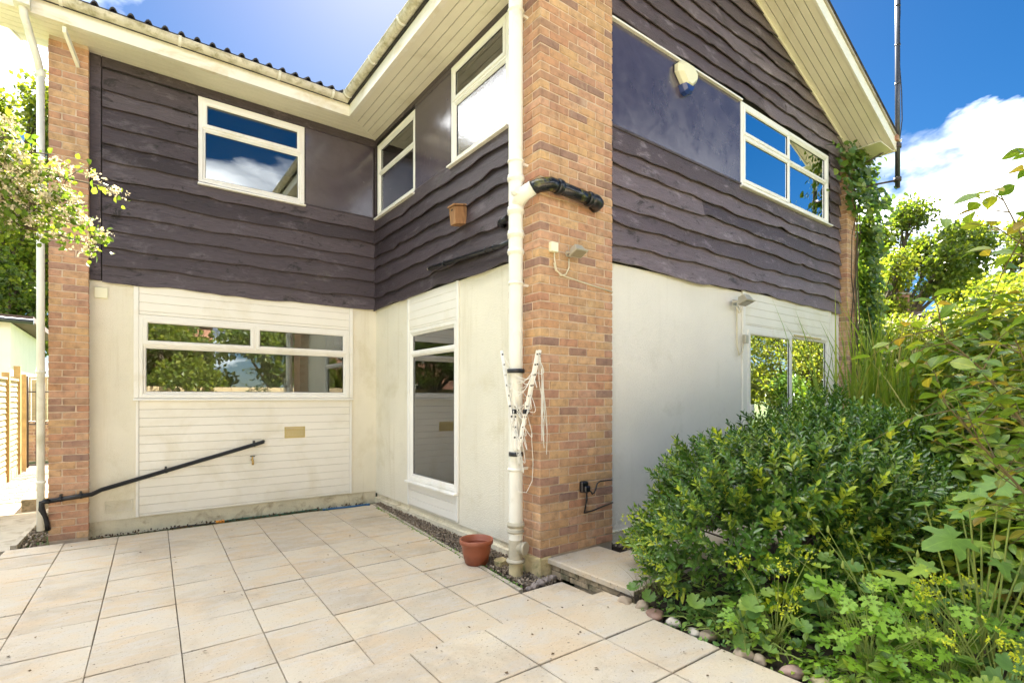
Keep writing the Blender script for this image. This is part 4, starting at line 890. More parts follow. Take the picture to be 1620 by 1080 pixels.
# pot
PXc, PYc = 2.56, 3.98
pt = thing('plant_pot', 'empty terracotta coloured plastic plant pot on the gravel strip', 'pot', (PXc,PYc,-.01))
MB().lathe([(.0,0),(.088,0),(.095,.006),(.118,.10),(.122,.104),(.120,.108),(.132,.165),(.136,.169),(.134,.173),(.137,.190),(.150,.192),(.154,.20),(.155,.232),(.150,.236),(.143,.232),(.128,.12),(.105,.02),(0,.02)],(PXc,PYc,-.012),36).build('pot_wall', M['terracotta'], pt)
for z,r_ in ((.10,.121),(.125,.1255)): MB().lathe([(r_-.004,z-.004),(r_+.0015,z),(r_-.004,z+.004)],(PXc,PYc,-.012),36).build('ridge', M['terracotta'], pt)
# rubble at the pier foot
for k,(x,y,s) in enumerate(((2.605,3.20,.036),(2.69,3.225,.042),(2.775,3.245,.038),(2.85,3.26,.033),(2.545,3.19,.026))):
    v = IV3*np.array([s*1.3,s*.8,s*.7]); rr = random.Random(k); v = v*(1+.12*np.sin(IV3[:,0:1]*5+k)+.1*np.sin(IV3[:,1:2]*7+k*2))
    me = bpy.data.meshes.new('rough_stone'); me.from_pydata(v, [], IF3); me.update(); me.materials.append(M['greystone']); o = bpy.data.objects.new('rough_stone', me); o.location = (x,y,.005); o.rotation_euler = (0,0,.35+rr.uniform(-.3,.3)); C.objects.link(o)
    tag(o, ['grey rubble stone in front of the soil pipe base','long grey rubble stone left of the pier foot','grey rubble stone at the middle of the pier foot','grey rubble stone touching the brick step','smallest grey rubble stone by the gravel corner'][k], 'stone', 'rubble stones at the pier foot')
o = MB().box(2.66,2.76,3.76,3.86,-.03,.05).build('broken_block', M['block']); rough_mesh(o.data,.012,.010,7); tag(o, 'broken chunk of pale block lying on the gravel', 'block')
# black rail pipe on the left wall
rp = thing('black_rail_pipe', 'long black pipe clipped diagonally across the white cladding and pier', 'pipe', (-.7,7.1,.2))
yr = YA-.06; yp = 7.20-.045
pts = [(1.42,yr,.935),(1.40,yr-.005,.928),(-.22,yr-.01,.492),(-.30,yp,.468),(-.66,yp,.435)]
MB().tube(pts, .024, 14).build('pipe_run', M['black'], rp)
MB().tube([(-.64,yp,.437),(-.70,yp,.43),(-.70,yp,.36),(-.665,yp+.03,.20),(-.66,yp+.05,.13)], .029, 14).build('elbow', M['black'], rp)
MB().tube([(1.40,yr,.931),(1.43,yr+.05,.939)], .020, 12).build('wall_end', M['black'], rp)
for x,z,yy_ in ((1.30,.903,yr),(.36,.648,yr),(-.40,.459,yp),(-.56,.444,yp)):
    MB().tube([(x,yy_,z),(x+.02,yy_,z+.005)], .030, 14).build('pipe_clip', M['black'], rp); MB().box(x,x+.02,yy_-.006,yy_+.045,z+.02,z+.05).build('clip_lug', M['black'], rp)
# tap, vents, plates
tp_ = thing('garden_tap', 'small brass garden tap on the white cladding', 'tap', (1.29,7.3,.68))
m = MB(); m.tube([(1.29,7.33,.71),(1.29,7.27,.71),(1.29,7.25,.69),(1.29,7.25,.65)], .014, 10); m.build('spout', M['brass'], tp_); MB().tube([(1.29,7.275,.71),(1.29,7.275,.755)], .009, 8).build('spindle', M['brass'], tp_); MB().box(1.262,1.318,7.27,7.28,.752,.764).build('handle', M['black'], tp_)
def grille(ax, u0,u1,z0,z1,name,label,cat,m,nb,off=.018,vertical=False):
    t = thing(name, label, cat, P(ax,(u0+u1)/2,off,z0)); fm = MB(); ring(fm,ax,u0,u1,z0,z1,.014,off+.012,off-.012,.003); fm.build('frame', M[m], t)
    bk = MB(); pbox(bk,ax,u0+.012,u1-.012,off-.01,off-.006,z0+.012,z1-.012); bk.build('back', M['dark' if nb < 12 else m], t)
    for k in range(nb):
        z = z0+.016+(z1-z0-.032)*(k+.5)/nb; s = MB(); h = (z1-z0-.032)/nb*.32
        s.hexa([P(ax,u0+.013,off-.006,z-h),P(ax,u1-.013,off-.006,z-h),P(ax,u1-.013,off+.006,z-h-.003),P(ax,u0+.013,off+.006,z-h-.003),P(ax,u0+.013,off-.006,z+h),P(ax,u1-.013,off-.006,z+h),P(ax,u1-.013,off+.006,z+h-.003),P(ax,u0+.013,off+.006,z+h-.003)]); s.build('slat', M[m], t)
    return t
grille('A',1.685,1.945,.965,1.115,'vent_grille','tan vent grille on the white cladding','vent','vent',9)
grille('A',-.20,.06,.215,.345,'air_brick','cream painted air brick low on the left render','vent','render',6,.004)
grille('C',3.73,3.98,.10,.22,'air_brick','white air brick low beside the wide pier','vent','render',6,.004)
cvp = thing('cover_plate', 'square cream cover plate high on the left render by the pier', 'plate', P('A',-.20,.01,2.62))
o = strip('A',-.285,-.165,.001,.03,2.605,2.725,'plate_box',M['vent'],house); o.parent = cvp; o.matrix_parent_inverse = Matrix.Translation(cvp.location).inverted(); rough_mesh(o.data,.005,0,1)
o.data.materials.clear(); o.data.materials.append(M['alarm'])
# hose at the wall foot
hs_ = thing('garden_hose', 'green and blue garden hose lying along the foot of the left wall', 'hose', (1.6,7.1,0))
m = MB(); m.tube([(.95+.12*i, 7.10+.018*math.sin(i*.9)+ (-.01*i if i > 9 else 0), .012) for i in range(11)], .010, 8); m.build('green_length', M['hose'], hs_)
m = MB(); m.tube([(2.10+.1*i, 7.03-.004*i+.01*math.sin(i*1.3), .012) for i in range(7)], .012, 8); m.build('blue_length', M['bluehose'], hs_)
m = MB(); m.tube([(.40+.09*i, 7.09+.01*math.sin(i*1.1), .010) for i in range(6)], .008, 8); m.build('dark_length', M['black'], hs_)
MB().tube([(.86,7.10,.013),(.95,7.10,.013)], .017, 10).build('connector', M['orange'], hs_)
MB().tube([(2.68,7.0,.012),(2.73,6.995,.012)], .016, 10).build('end_fitting', M['bluehose'], hs_)
# left downpipe with swan neck
dp = thing('downpipe', 'white downpipe with a swan neck on the left brick pier', 'pipe', (-.70,7.16,0))
DX, DY = -.708, 7.17
MB().tube([(DX,DY,.14),(DX,DY,4.86)], .033, 16).build('pipe_shaft', M['pipe'], dp)
MB().tube([(DX,DY,4.82),(DX-.02,DY-.02,4.95),(DX-.09,6.88,5.22),(DX-.10,6.84,5.30)], .034, 16).build('swan_neck', M['pipe'], dp)
MB().lathe([(.033,4.80),(.04,4.805),(.04,4.87),(.033,4.875)],(DX,DY,0),16).build('collar', M['pipe'], dp)
MB().box(DX-.16,DX-.04,6.77,6.89,5.28,5.44).build('hopper', M['pipe'], dp)
for z in (3.35,1.75,.62): MB().lathe([(.033,z),(.042,z+.003),(.042,z+.027),(.033,z+.03)],(DX,DY,0),16).build('pipe_clip', M['pipe'], dp)
eb = MB(); eb.hexa([(-.52,6.91,5.20),(-.49,6.91,5.20),(-.40,7.19,5.02),(-.43,7.19,5.02),(-.52,6.91,5.26),(-.49,6.91,5.26),(-.40,7.19,5.08),(-.43,7.19,5.08)]); eb.build('eaves_brace', M['soffit'], house)
# aerial mast
MX, MY = 9.50, 2.84
am = thing('aerial_mast', 'tall dark aerial mast clamped to the far right eaves', 'mast', (MX,MY,4.7))
MB().tube([(MX,MY,4.72),(MX,MY,6.4),(MX,MY,9.6)], [.034,.034,.032], 14).build('pole', M['darkmetal'], am)
for z in (5.36,4.85):
    MB().tube([(MX+.03,MY+.02,z),(9.26,3.1,z-.06),(9.05,3.28,z-.16)], .016, 8).build('wall_bracket', M['iron'], am); MB().tube([(MX,MY,z-.03),(MX,MY,z+.03)], .05, 12).build('clamp', M['iron'], am)
MB().tube([(MX+.03,MY+.02,5.40),(9.2,3.10,5.16),(9.05,3.28,5.12)], .012, 8).build('wall_stay', M['iron'], am)
MB().box(MX-.12,MX-.02,MY-.03,MY+.03,5.42,5.50).build('clamp_block', M['farbrick'], am)
MB().tube([(MX+.035,MY,9.4),(MX+.04,MY-.02,7.4),(MX+.03,MY,6.9),(MX+.11,MY-.02,6.2),(MX+.13,MY-.02,5.8),(MX+.08,MY,5.45),(MX+.02,MY,5.3)], .008, 6).build('coax_cable', M['black'], am)
for z in (8.2,7.5,6.9,6.3): MB().lathe([(.034,z),(.040,z+.003),(.040,z+.022),(.034,z+.025)],(MX,MY,0),12).build('cable_tie', M['black'], am)
m = MB(); m.tube([(MX-.6,MY-.6,9.5),(MX+.6,MY+.6,9.5)], .012, 8)
for k in range(9):
    q = -.55+.137*k; m.tube([(MX+q-.2,MY+q+.2,9.5),(MX+q+.2,MY+q-.2,9.5)], .006, 6)
m.build('antenna', M['alu'], am)
# curtains and blind behind glass
def curtain(ax, u0, u1, z0, z1, off, label, m='curtain', fold=.05):
    n = int((u1-u0)/.02); vs = []
    for i in range(n+1):
        u = u0+(u1-u0)*i/n; o = off + .025*math.sin(u*2*math.pi/fold*.5)+.01*math.sin(u*31)
        vs += [P(ax,u,o,z0),P(ax,u,o*1.0,z1)]
    mb = MB(); mb.add(vs, [(2*i,2*i+2,2*i+3,2*i+1) for i in range(n)], True); o = mb.build('curtain', M[m]); return tag(o, label, 'curtain')
curtain('B', 6.75, 7.22, 4.05, 5.24, -.26, 'cream curtain behind the inner corner upper window', fold=.16)
curtain('C', 7.75, 8.44, 4.05, 5.20, -.30, 'pale curtain behind the right half of the gable window', fold=.18)
curtain('C', 7.05, 7.40, .2, 2.38, -.25, 'pale blue grey curtain inside the patio door', 'blind', fold=.14)
tc = MB().lathe([(.0,.34),(.08,.33),(.2,.2),(.28,.1),(.32,0)],(3.35,5.25,.47),20); o = tc.build('teal_cushion', M['teal']); tag(o, 'teal cloth bundle just inside the narrow window', 'cushion')
ts = MB().box(3.12,3.6,5.0,5.6,.16,.46); tag(ts.build('window_bench', M['inner']), 'low pale bench inside the narrow window', 'bench')
# ---------------------------------------------------------------- side boundary on the left
fn = thing('garden_fence', 'sunlit fence of overlapping waney boards along the left path', 'fence', (-1.72,11,0))
for pnl,(ya,yb) in enumerate(((9.0,10.8),(10.92,12.72),(12.84,13.9))):
    for k in range(17):
        r3 = random.Random(pnl*40+k); f = wavy(pnl*50+k,.010); z0 = .12+.1*k; n = 14; vs = []
        for i in range(n+1):
            y = ya+(yb-ya)*i/n; z = z0+f(y*1.7); vs += [(-1.735,y,z0+.125),(-1.722,y,z0+.125),(-1.700,y,z+.003),(-1.712,y,z)]
        m = MB(); m.add(vs, [(i*4+k2,i*4+(k2+1)%4,(i+1)*4+(k2+1)%4,(i+1)*4+k2) for i in range(n) for k2 in range(4)]); m.build('board', M['fence'], fn)
    MB().box(-1.75,-1.685,ya,yb,1.82,1.86).build('capping_rail', M['fence'], fn)
    m = MB().box(-1.75,-1.70,ya,yb,-.02,.11).build('gravel_board', M['fence'], fn)
for y,h in ((10.86,1.9),(12.78,1.95),(13.98,2.12)): MB().box(-1.77,-1.67,y-.05,y+.05,0,h).build('post', M['fpost'], fn)
gt = thing('iron_gate', 'narrow wrought iron gate across the left side path', 'gate', (-1.3,14.4,0))
m = MB(); X0,X1,Yg = -1.63,-.85,14.5
for x in (X0,X1): m.tube([(x,Yg,.05),(x,Yg,1.95)], .018, 8)
m.build('stile', M['iron'], gt)
for z in (.10,.95,1.62): MB().tube([(X0,Yg,z),(X1,Yg,z)], .014, 8).build('rail', M['iron'], gt)
for k in range(1,6):
    x = X0+(X1-X0)*k/6; MB().tube([(x,Yg,.10),(x,Yg,1.80)], .010, 6).build('bar', M['iron'], gt)
for k in range(6):
    x = X0+(X1-X0)*(k+.5)/6; MB().tube(arc((x,Yg,.95),.06,math.pi,0,(1,0,0),(0,0,1)), .008, 6, False).build('scroll', M['iron'], gt)
MB().box(-1.75,-1.65,14.45,14.55,0,1.98).build('gate_post', M['fpost'], gt)
lw = thing('low_brick_wall', 'low brick wall behind the iron gate', 'wall', (-1.4,16.4,0))
mb_ = rough_mesh(MB().box(-.1075,.1075,0,.1,0,.065).mesh('brick', M['brick']), .005, .002, 9); core = MB().box(-2.4,-.4,16.407,16.6,0,.95).build('wall_core', M['mortar'], lw)
for c in range(12):
    for i in range(9): inst('brick', mb_, (-2.3+.225*i+(.11 if c%2 else 0), 16.4, .03+.075*c), core)
bf = thing('board_fence', 'sunlit close boarded fence panel beyond the iron gate', 'fence', (-2,17,0))
for k in range(24): MB().box(-4.0+.15*k,-3.858+.15*k,17.5,17.52,.1,1.95+.02*(k%2)).build('board', M['fence'], bf)
MB().box(-4.05,-.4,17.49,17.55,1.97,2.02).build('capping_rail', M['fence'], bf)
gn = thing('white_outbuilding', 'low white neighbouring building with a dark roof edge behind the fence', 'building', (-4,19,0))
MB().box(-8,-2.42,18.6,24,0,3.45).build('wall', M['white'], gn)
m = MB(); m.hexa([(-8.2,18.3,3.7),(-1.95,18.3,3.47),(-1.95,24.2,3.47),(-8.2,24.2,3.7),(-8.2,18.3,3.84),(-1.95,18.3,3.61),(-1.95,24.2,3.61),(-8.2,24.2,3.84)]); rf_ = m.build('roof', M['farroof'], gn)
m = MB(); m.tube([(-8.2,18.22,3.68),(-1.93,18.22,3.46)], .07, 10); m.build('gutter', M['darkmetal'], rf_)
MB().box(-3.1,-2.98,18.5,18.6,3.05,3.15).build('wall_light', M['iron'], gn)
# ---------------------------------------------------------------- far house on the right
def far_house(name, label, cx, cy_, w, d, h, pitch, rot, z0=0, wallm='farbrick', chimney=True, group=None):
    t = thing(name, label, 'house', (cx,cy_,z0)); t.rotation_euler = (0,0,rot); WM[t.name] = Matrix.Translation((cx,cy_,z0)) @ Matrix.Rotation(rot,4,'Z')
    T = WM[t.name]
    def tr(mb): mb.v = [tuple(T @ Vector(v)) for v in mb.v]; return mb
    tr(MB().box(-w/2,w/2,-d/2,d/2,-3,h)).build('wall', M[wallm], t)
    rh = d/2*pitch; e = .35
    m = MB(); m.add([(-w/2-e,-d/2-e,h-e*pitch),(w/2+e,-d/2-e,h-e*pitch),(w/2+e,0,h+rh),(-w/2-e,0,h+rh),(w/2+e,d/2+e,h-e*pitch),(-w/2-e,d/2+e,h-e*pitch)],[(0,1,2,3),(3,2,4,5)]); m.add([(-w/2,-d/2,h),(-w/2,d/2,h),(-w/2,0,h+rh)],[(0,1,2)]); m.add([(w/2,-d/2,h),(w/2,d/2,h),(w/2,0,h+rh)],[(0,1,2)])
    rr = tr(m).build('roof', M['farroof'], t)
    nr = int((d/2+e)/.35)
    for s in (-1,1):
        for k in range(nr):
            y = s*(d/2+e-k*.35); z = h+rh-abs(y)*pitch; y2 = s*(abs(y)-.36)
            mm = MB(); mm.hexa([(-w/2-e,y,z+.01),(w/2+e,y,z+.01),(w/2+e,y2,z+.36*pitch+.01),(-w/2-e,y2,z+.36*pitch+.01),(-w/2-e,y,z+.06),(w/2+e,y,z+.06),(w/2+e,y2,z+.36*pitch+.02),(-w/2-e,y2,z+.36*pitch+.02)]); tr(mm).build('tile_course', M['farroof'], rr)
    if chimney:
        c = tr(MB().box(-w*.18-.27,-w*.18+.27,-.25,.25,h+rh-.6,h+rh+.6)).build('chimney', M['farbrick'], t); tr(MB().box(-w*.18-.32,-w*.18+.32,-.3,.3,h+rh+.6,h+rh+.68)).build('chimney_cap', M['concrete'], c)
        for dx in (-.13,.13):
            q = MB().lathe([(.09,0),(.10,.04),(.08,.08),(.07,.26),(.09,.30)],(0,0,0),12); q.v = [(x-w*.18+dx,y,z+h+rh+.68) for x,y,z in q.v]; tr(q).build('chimney_pot', M['terracotta'], c)
    for sx in (-.3,0,.3):
        for zz in (1.0,3.4):
            if zz+1.2 > h: continue
            wn = tr(MB().box(sx*w-.6,sx*w+.6,-d/2-.04,-d/2+.02,zz,zz+1.2)).build('window', M['upvc'], t)
            for q in (-.3,.3): tr(MB().box(sx*w+q-.26,sx*w+q+.26,-d/2-.055,-d/2-.041,zz+.07,zz+1.13)).build('pane', M['dark'], wn)
    return t
far_house('distant_house', 'distant house roof with a brick chimney among the trees on the right', 24.6, 6.6, 5, 6, 2.95, .62, R(-36.7), 0)
far_house('brick_neighbour_house', 'pale brick neighbouring house mirrored in the kitchen window', -3, -14.5, 12, 7, 5.0, .6, R(180), 0)
bk = thing('rear_fence', 'tall brown timber fence behind the garden mirrored in the windows', 'fence', (0,-8,0))
for k in range(70): MB().box(-12+.3*k,-11.71+.3*k,-8.03,-8.0+.012*(k%2),.0,1.9).build('board', M['fence'], bk)
MB().box(-12,9,-8.06,-8.03,1.4,1.5).build('rail', M['fence'], bk)

# ================================================================ PLANTS
LF = np.array([(0,0,0),(.36,.45,.10),(0,1,0),(-.36,.45,.10)], float); LFF = np.array([(0,1,2),(0,2,3)])
def leaf_shape(w, seg=4, fold=.12, droop=.15, power=1.0):
    """pointed leaf, length 1 along +Y, folded along its midrib and drooping at the tip"""
    v = [(0,0,0)]; f = []
    for i in range(1, seg):
        t = i/seg; ww = w*math.sin(math.pi*t**power)**.85; z = -droop*t*t
        v += [(-ww,t,z+fold*ww*2),(0,t,z),(ww,t,z+fold*ww*2)]
    v.append((0,1,-droop)); n = len(v)-1
    f += [(0,2,1),(0,3,2)]
    for i in range(seg-2):
        b = 1+3*i; f += [(b,b+1,b+4),(b,b+4,b+3),(b+1,b+2,b+5),(b+1,b+5,b+4)]
    b = 1+3*(seg-2); f += [(b,b+1,n),(b+1,b+2,n)]
    return np.array(v, float), np.array(f)
def align(dirs):
    """rotation matrices that turn +Z onto the given directions with a random spin"""
    d = dirs/np.linalg.norm(dirs,axis=1)[:,None]; n = len(d); r = NR.normal(size=(n,3)); x = np.cross(d, r); x /= np.linalg.norm(x,axis=1)[:,None]; y = np.cross(d,x)
    return np.stack([x,y,d],2)
def mesh_of(name, V, F, m, smooth=True, rnd=None):
    me = bpy.data.meshes.new(name); me.from_pydata(V,[],F); me.update(); me.materials.append(m)
    if smooth: me.polygons.foreach_set('use_smooth', np.ones(len(me.polygons), bool))
    if rnd is not None: me.attributes.new('rnd','FLOAT','POINT').data.foreach_set('value', np.asarray(rnd,np.float32))
    return me
def lobes_points(lobes, n, shell=.55):
    w = np.array([l[1][0]*l[1][1]+l[1][0]*l[1][2] for l in lobes]); w /= w.sum(); out = []
    for (c,r),q in zip(lobes, NR.multinomial(n, w)):
        d = NR.normal(size=(q,3)); d /= np.linalg.norm(d,axis=1)[:,None]; rad = (shell+(1-shell)*NR.random(q)**.7)[:,None]
        out.append(np.array(c)+d*rad*np.array(r)*(1+.10*NR.normal(size=(q,1))))
    return np.concatenate(out)
def tree(name, label, base, lobes, nleaf, size, lm, trunk_r=.2, cat='tree', group=None, flowers=None, lean=(0,0), fork=.45, shell=.5):
    t = thing(name, label, cat, base, group); b = Vector(base); top = Vector(np.mean([l[0] for l in lobes], axis=0)); m = MB()
    f = b.lerp(top, fork) + Vector((lean[0],lean[1],0)); m.tube([tuple(b), tuple(b.lerp(f,.5)+Vector((.05,.03,0))), tuple(f)], [trunk_r, trunk_r*.8, trunk_r*.62], 9)
    r4 = random.Random(len(label)*7+nleaf)
    for c,r in lobes:
        c = Vector(c); mid = f.lerp(c,.5)+Vector((r4.uniform(-.2,.2),r4.uniform(-.2,.2),.1))*max(r); m.tube([tuple(f),tuple(mid),tuple(c)], [trunk_r*.5,trunk_r*.32,trunk_r*.16], 7, False)
        for q in range(7):
            d = Vector((r4.gauss(0,1),r4.gauss(0,1),r4.gauss(.3,1))).normalized(); e = c+Vector((d.x*r[0],d.y*r[1],d.z*r[2]))*.9; m.tube([tuple(mid.lerp(c,r4.random())),tuple(c.lerp(e,.5)+Vector((0,0,.05*r[2]))),tuple(e)], [trunk_r*.16,trunk_r*.10,trunk_r*.04], 5, False)
    m.build('trunk', M['bark'], t)
    p = lobes_points(lobes, nleaf, shell); sc = NR.uniform(.6,1.25,nleaf)*size
    o = scatter_mesh('crown', LF, LFF, p, rand_rots(nleaf), sc, lm, t); o['kind'] = 'stuff'
    if flowers:
        nf, fs, fm = flowers; q = lobes_points(lobes, nf, .92); q = q[q[:,2] > np.mean([l[0][2] for l in lobes])-.3*max(l[1][2] for l in lobes)]
        o = scatter_mesh('blossom', LF, LFF, q, rand_rots(len(q)), NR.uniform(.6,1.2,len(q))*fs, fm, t); o['kind'] = 'stuff'
    return t
def mk(center, rad, n, spread=.6, lr=(.35,.55), seed=0, zs=1.0):
    r = random.Random(seed); L = []
    for k in range(n):
        d = Vector((r.gauss(0,1),r.gauss(0,1),r.gauss(0,1)*zs)).normalized()*spread*r.uniform(.75,1.1); s = r.uniform(*lr)
        L.append(((center[0]+d.x*rad[0],center[1]+d.y*rad[1],center[2]+d.z*rad[2]),(rad[0]*s,rad[1]*s,rad[2]*s*.8)))
    return L
# trees beyond the garden, right
tree('broadleaf_tree','large airy tree with leaning trunks behind the distant chimney',(29.2,8.6,0),mk((29.4,8.1,7.6),(2.9,2.9,3.0),18,.72,(.22,.42),1),14000,.20,M['l_tree'],.22,lean=(-.5,.4),fork=.55,shell=.3)
tree('broadleaf_tree','tree behind the climber covered far right pier',(23.5,8.6,0),mk((23.3,8.3,6.2),(2.2,2.2,2.6),14,.7,(.25,.45),2),11000,.17,M['l_tree2'],.18,shell=.3)
tree('broadleaf_tree','hazy tree at the right edge of the picture under the cloud',(38,6.6,0),mk((38,6.6,8.3),(3.6,3.6,3.0),18,.72,(.22,.42),3),14000,.24,M['l_tree2'],.25,shell=.3)
tree('broadleaf_tree','dark tree in the gap between the far pier and the distant house',(33.5,12.6,0),mk((33,12.6,5.6),(4.0,3.0,3.2),14,.7,(.28,.45),4),12000,.24,M['l_tree'],.22,shell=.3)
tree('broadleaf_tree','far right low tree behind the golden shrubs',(22,2.6,0),mk((22,2.6,4.0),(2.4,2.4,2.1),12,.7,(.3,.45),5),9000,.18,M['l_tree2'],.18)
# sunlit shrubs in the middle distance, right
tree('elder_shrub','elder shrub with flat white flower heads beside the far pier',(11.6,3.9,0),mk((11.7,3.9,2.0),(1.2,1.2,1.25),12,.65,(.3,.5),6),13000,.07,M['l_tree2'],.06,'shrub',flowers=(1300,.075,M['flower']))
tree('golden_shrub','golden yellow shrub below the distant chimney',(13.4,3.6,0),mk((13.4,3.6,1.5),(1.3,1.3,1.05),12,.65,(.3,.5),7),13000,.068,M['l_yellow'],.06,'shrub',flowers=(500,.07,M['flower']))
tree('golden_shrub','large golden shrub behind the overhanging branch on the right',(12.6,2.5,0),mk((12.6,2.4,2.2),(1.3,1.3,1.55),12,.65,(.3,.5),8),15000,.068,M['l_yellow'],.06,'shrub',flowers=(400,.07,M['flower']))
tree('golden_shrub','golden shrub at the right picture edge',(11.5,1.5,0),mk((11.5,1.4,2.3),(1.2,1.2,1.7),12,.65,(.3,.5),9),15000,.068,M['l_yellow'],.06,'shrub')
tree('evergreen_shrub','dark shrub behind the reeds at the foot of the far pier',(9.9,2.6,0),mk((9.9,2.6,1.1),(.8,.8,1.1),10,.6,(.35,.5),10),6000,.085,M['l_ivy'],.05,'shrub')
# trees on the left
tree('broadleaf_tree','tall bright tree behind the white outbuilding on the left',(-5.5,30,0),mk((-3.7,30,10.0),(3.6,3.6,5.6),36,.76,(.22,.36),11),30000,.23,M['l_tree2'],.3,shell=.25)
tree('broadleaf_tree','darker tree low behind the roof edge of the white outbuilding',(-4.2,26,0),mk((-3.6,26.5,4.6),(2.0,2.0,2.6),14,.7,(.28,.45),12),10000,.18,M['l_tree'],.2,shell=.3)
# garden behind the viewpoint, mirrored in the windows
for k,(x,y,h,lb) in enumerate(((-6,-8,3.2,'broad tree left of the viewpoint mirrored in the kitchen window'),(1.5,-9.5,2.6,'bushy tree straight behind the viewpoint mirrored in the kitchen window'),(8.5,-8,3.4,'tree mirrored in the patio door and gable glass'),(13,-5,2.6,'shrubby tree mirrored at the right side of the patio door'),(-11,-2,3.0,'tree at the far left of the lawn mirrored in the narrow window'),(-2.2,-9.2,3.3,'tall tree between the rear fence and brick neighbour mirrored in the kitchen window'),(5,-9.5,3.6,'tree right of centre behind the rear fence mirrored in the kitchen window'))):
    tree('garden_tree',lb,(x,y,0),mk((x,y,h),(2.3,2.3,2.0),12,.65,(.32,.5),20+k),5500,.20,M['l_tree2' if k%2 else 'l_tree'],.16)
tree('border_shrub','leafy border shrub behind the viewpoint mirrored low in the kitchen window',(4.5,-6.5,0),mk((4.5,-6.5,.8),(1.6,1.2,.9),8,.6,(.4,.55),30),3500,.12,M['l_yellow'],.05,'shrub')

# ---- glossy evergreen shrub in front of the white wall
ev, ef = leaf_shape(.21, 3, .18, .12)
def sprig(n, L, size, seed):
    r = random.Random(seed); V = []; F = []; k = 0; rn = []
    for i in range(n):
        t = (i+1)/n; a = i*2.4+r.uniform(-.3,.3); el = R(20+45*t+r.uniform(-10,10)); s = size*(1.05-.45*t)*r.uniform(.85,1.15)
        d = Vector((math.cos(a)*math.cos(el),math.sin(a)*math.cos(el),math.sin(el))); side = d.cross(Vector((0,0,1))).normalized(); up = side.cross(d)
        for x,y,z in ev: V.append(tuple(Vector((0,0,L*t*.9))+side*x*s+d*y*s+up*z*s))
        F += [tuple(q+k for q in f) for f in ef]; k += len(ev); rn += [r.random()*.35]*len(ev)
    b = len(V); V += [(.002,0,0),(-.001,.002,0),(-.001,-.002,0),(0,0,L)]; F += [(b,b+1,b+3),(b+1,b+2,b+3),(b+2,b,b+3)]; rn += [0]*4
    return np.array(V), F, rn
def shrub(name, label, c, rad, n, size, mat_main, mat_tip, ntip, single=280, seed=1, lump=.13, cat='shrub', zmin=.05, lean=0.0):
    t = thing(name, label, cat, (c[0],c[1],.1)); r = np.random.default_rng(seed)
    d = r.normal(size=(n*2,3)); d /= np.linalg.norm(d,axis=1)[:,None]; d = d[d[:,2] > -.55][:n]; n = len(d)
    ph = r.uniform(0,6.3,6)
    rr = 1+lump*(np.sin(d[:,0]*5+ph[0])*np.cos(d[:,1]*4+ph[1])+.7*np.sin(d[:,2]*7+ph[2]+d[:,0]*3)+.5*np.sin(d[:,1]*11+ph[3]))
    layer = r.random(n); depth = np.where(layer < .62, 1-.10*r.random(n), .62+.3*r.random(n))
    p = np.array(c)+d*(rr*depth)[:,None]*np.array(rad); p[:,0] += lean*(p[:,2]-c[2]); p[:,1] -= lean*.55*(p[:,2]-c[2]); ok = p[:,2] > zmin; p, d, layer = p[ok], d[ok], layer[ok]; n = len(p)
    out = d/np.array(rad); out /= np.linalg.norm(out,axis=1)[:,None]; dirs = out*.9+np.array([0,0,.75])+r.normal(size=(n,3))*.28
    A = align(dirs); sc = r.uniform(.65,1.4,n)*size
    # stems
    m = MB(); r5 = random.Random(seed)
    for k in range(26):
        e = p[r5.randrange(n)]; b = Vector((c[0]+r5.uniform(-.15,.15),c[1]+r5.uniform(-.15,.15),.08)); e = Vector(e); m.tube([tuple(b),tuple(b.lerp(e,.5)+Vector((0,0,.12))),tuple(e)], [.016,.010,.003], 6, False)
    m.build('stems', M['bark'], t)
    near = np.argsort(np.linalg.norm(p-np.array([0,0,1.5]),axis=1)); fr = [i for i in near if layer[i] < .62][:single]; frs = set(fr)
    meshes = []
    for k in range(5):
        V,F,rn = sprig(13,.15,.055,seed*10+k); meshes.append((V,F,rn))
    ml = [mesh_of('leafy_sprig',V,F,mat_main,True,rn) for V,F,rn in meshes]
    for i in fr:
        o = bpy.data.objects.new('leafy_sprig', ml[r5.randrange(5)]); M4 = Matrix(A[i].tolist()).to_4x4(); M4 = Matrix.Translation(p[i].tolist()) @ M4 @ Matrix.Scale(sc[i],4); o.matrix_basis = M4; link(o, t)
    rest = np.array([i for i in range(n) if i not in frs]); tip = rest[:0]
    for q in range(5):
        idx = rest[q::5]; V,F,rn = meshes[q]
        if q == 0: allV=[]; allF=[]; allR=[]; base=0
        VV = np.einsum('nij,nkj->nki', A[idx], V[None]*sc[idx][:,None,None])+p[idx][:,None,:]
        allV.append(VV.reshape(-1,3)); Ff = np.array([f for f in F]); allF.append((Ff[None]+(np.arange(len(idx))*len(V))[:,None,None]+base).reshape(-1,3)); base += len(idx)*len(V)
        allR.append((np.array(rn)[None]+r.random((len(idx),1))).reshape(-1)%1.0)
    me = mesh_of('foliage', np.concatenate(allV), np.concatenate(allF), mat_main, True, np.concatenate(allR)); o = bpy.data.objects.new('foliage', me); o['kind'] = 'stuff'; link(o, t)
    if ntip:
        V,F,rn = sprig(9,.13,.05,seed+77); tm = mesh_of('young_shoot',V,F,mat_tip,True,rn)
        cand = [i for i in fr + list(near[:1600]) if layer[i] < .62 and d[i][2] < .75]
        for i in r5.sample(cand, min(ntip,len(cand))):
            o = bpy.data.objects.new('young_shoot', tm); q = p[i]+out[i]*.03; o.matrix_basis = Matrix.Translation(q.tolist()) @ Matrix((A[i]).tolist()).to_4x4() @ Matrix.Scale(sc[i]*r5.uniform(.8,1.3),4); link(o, t)
    return t
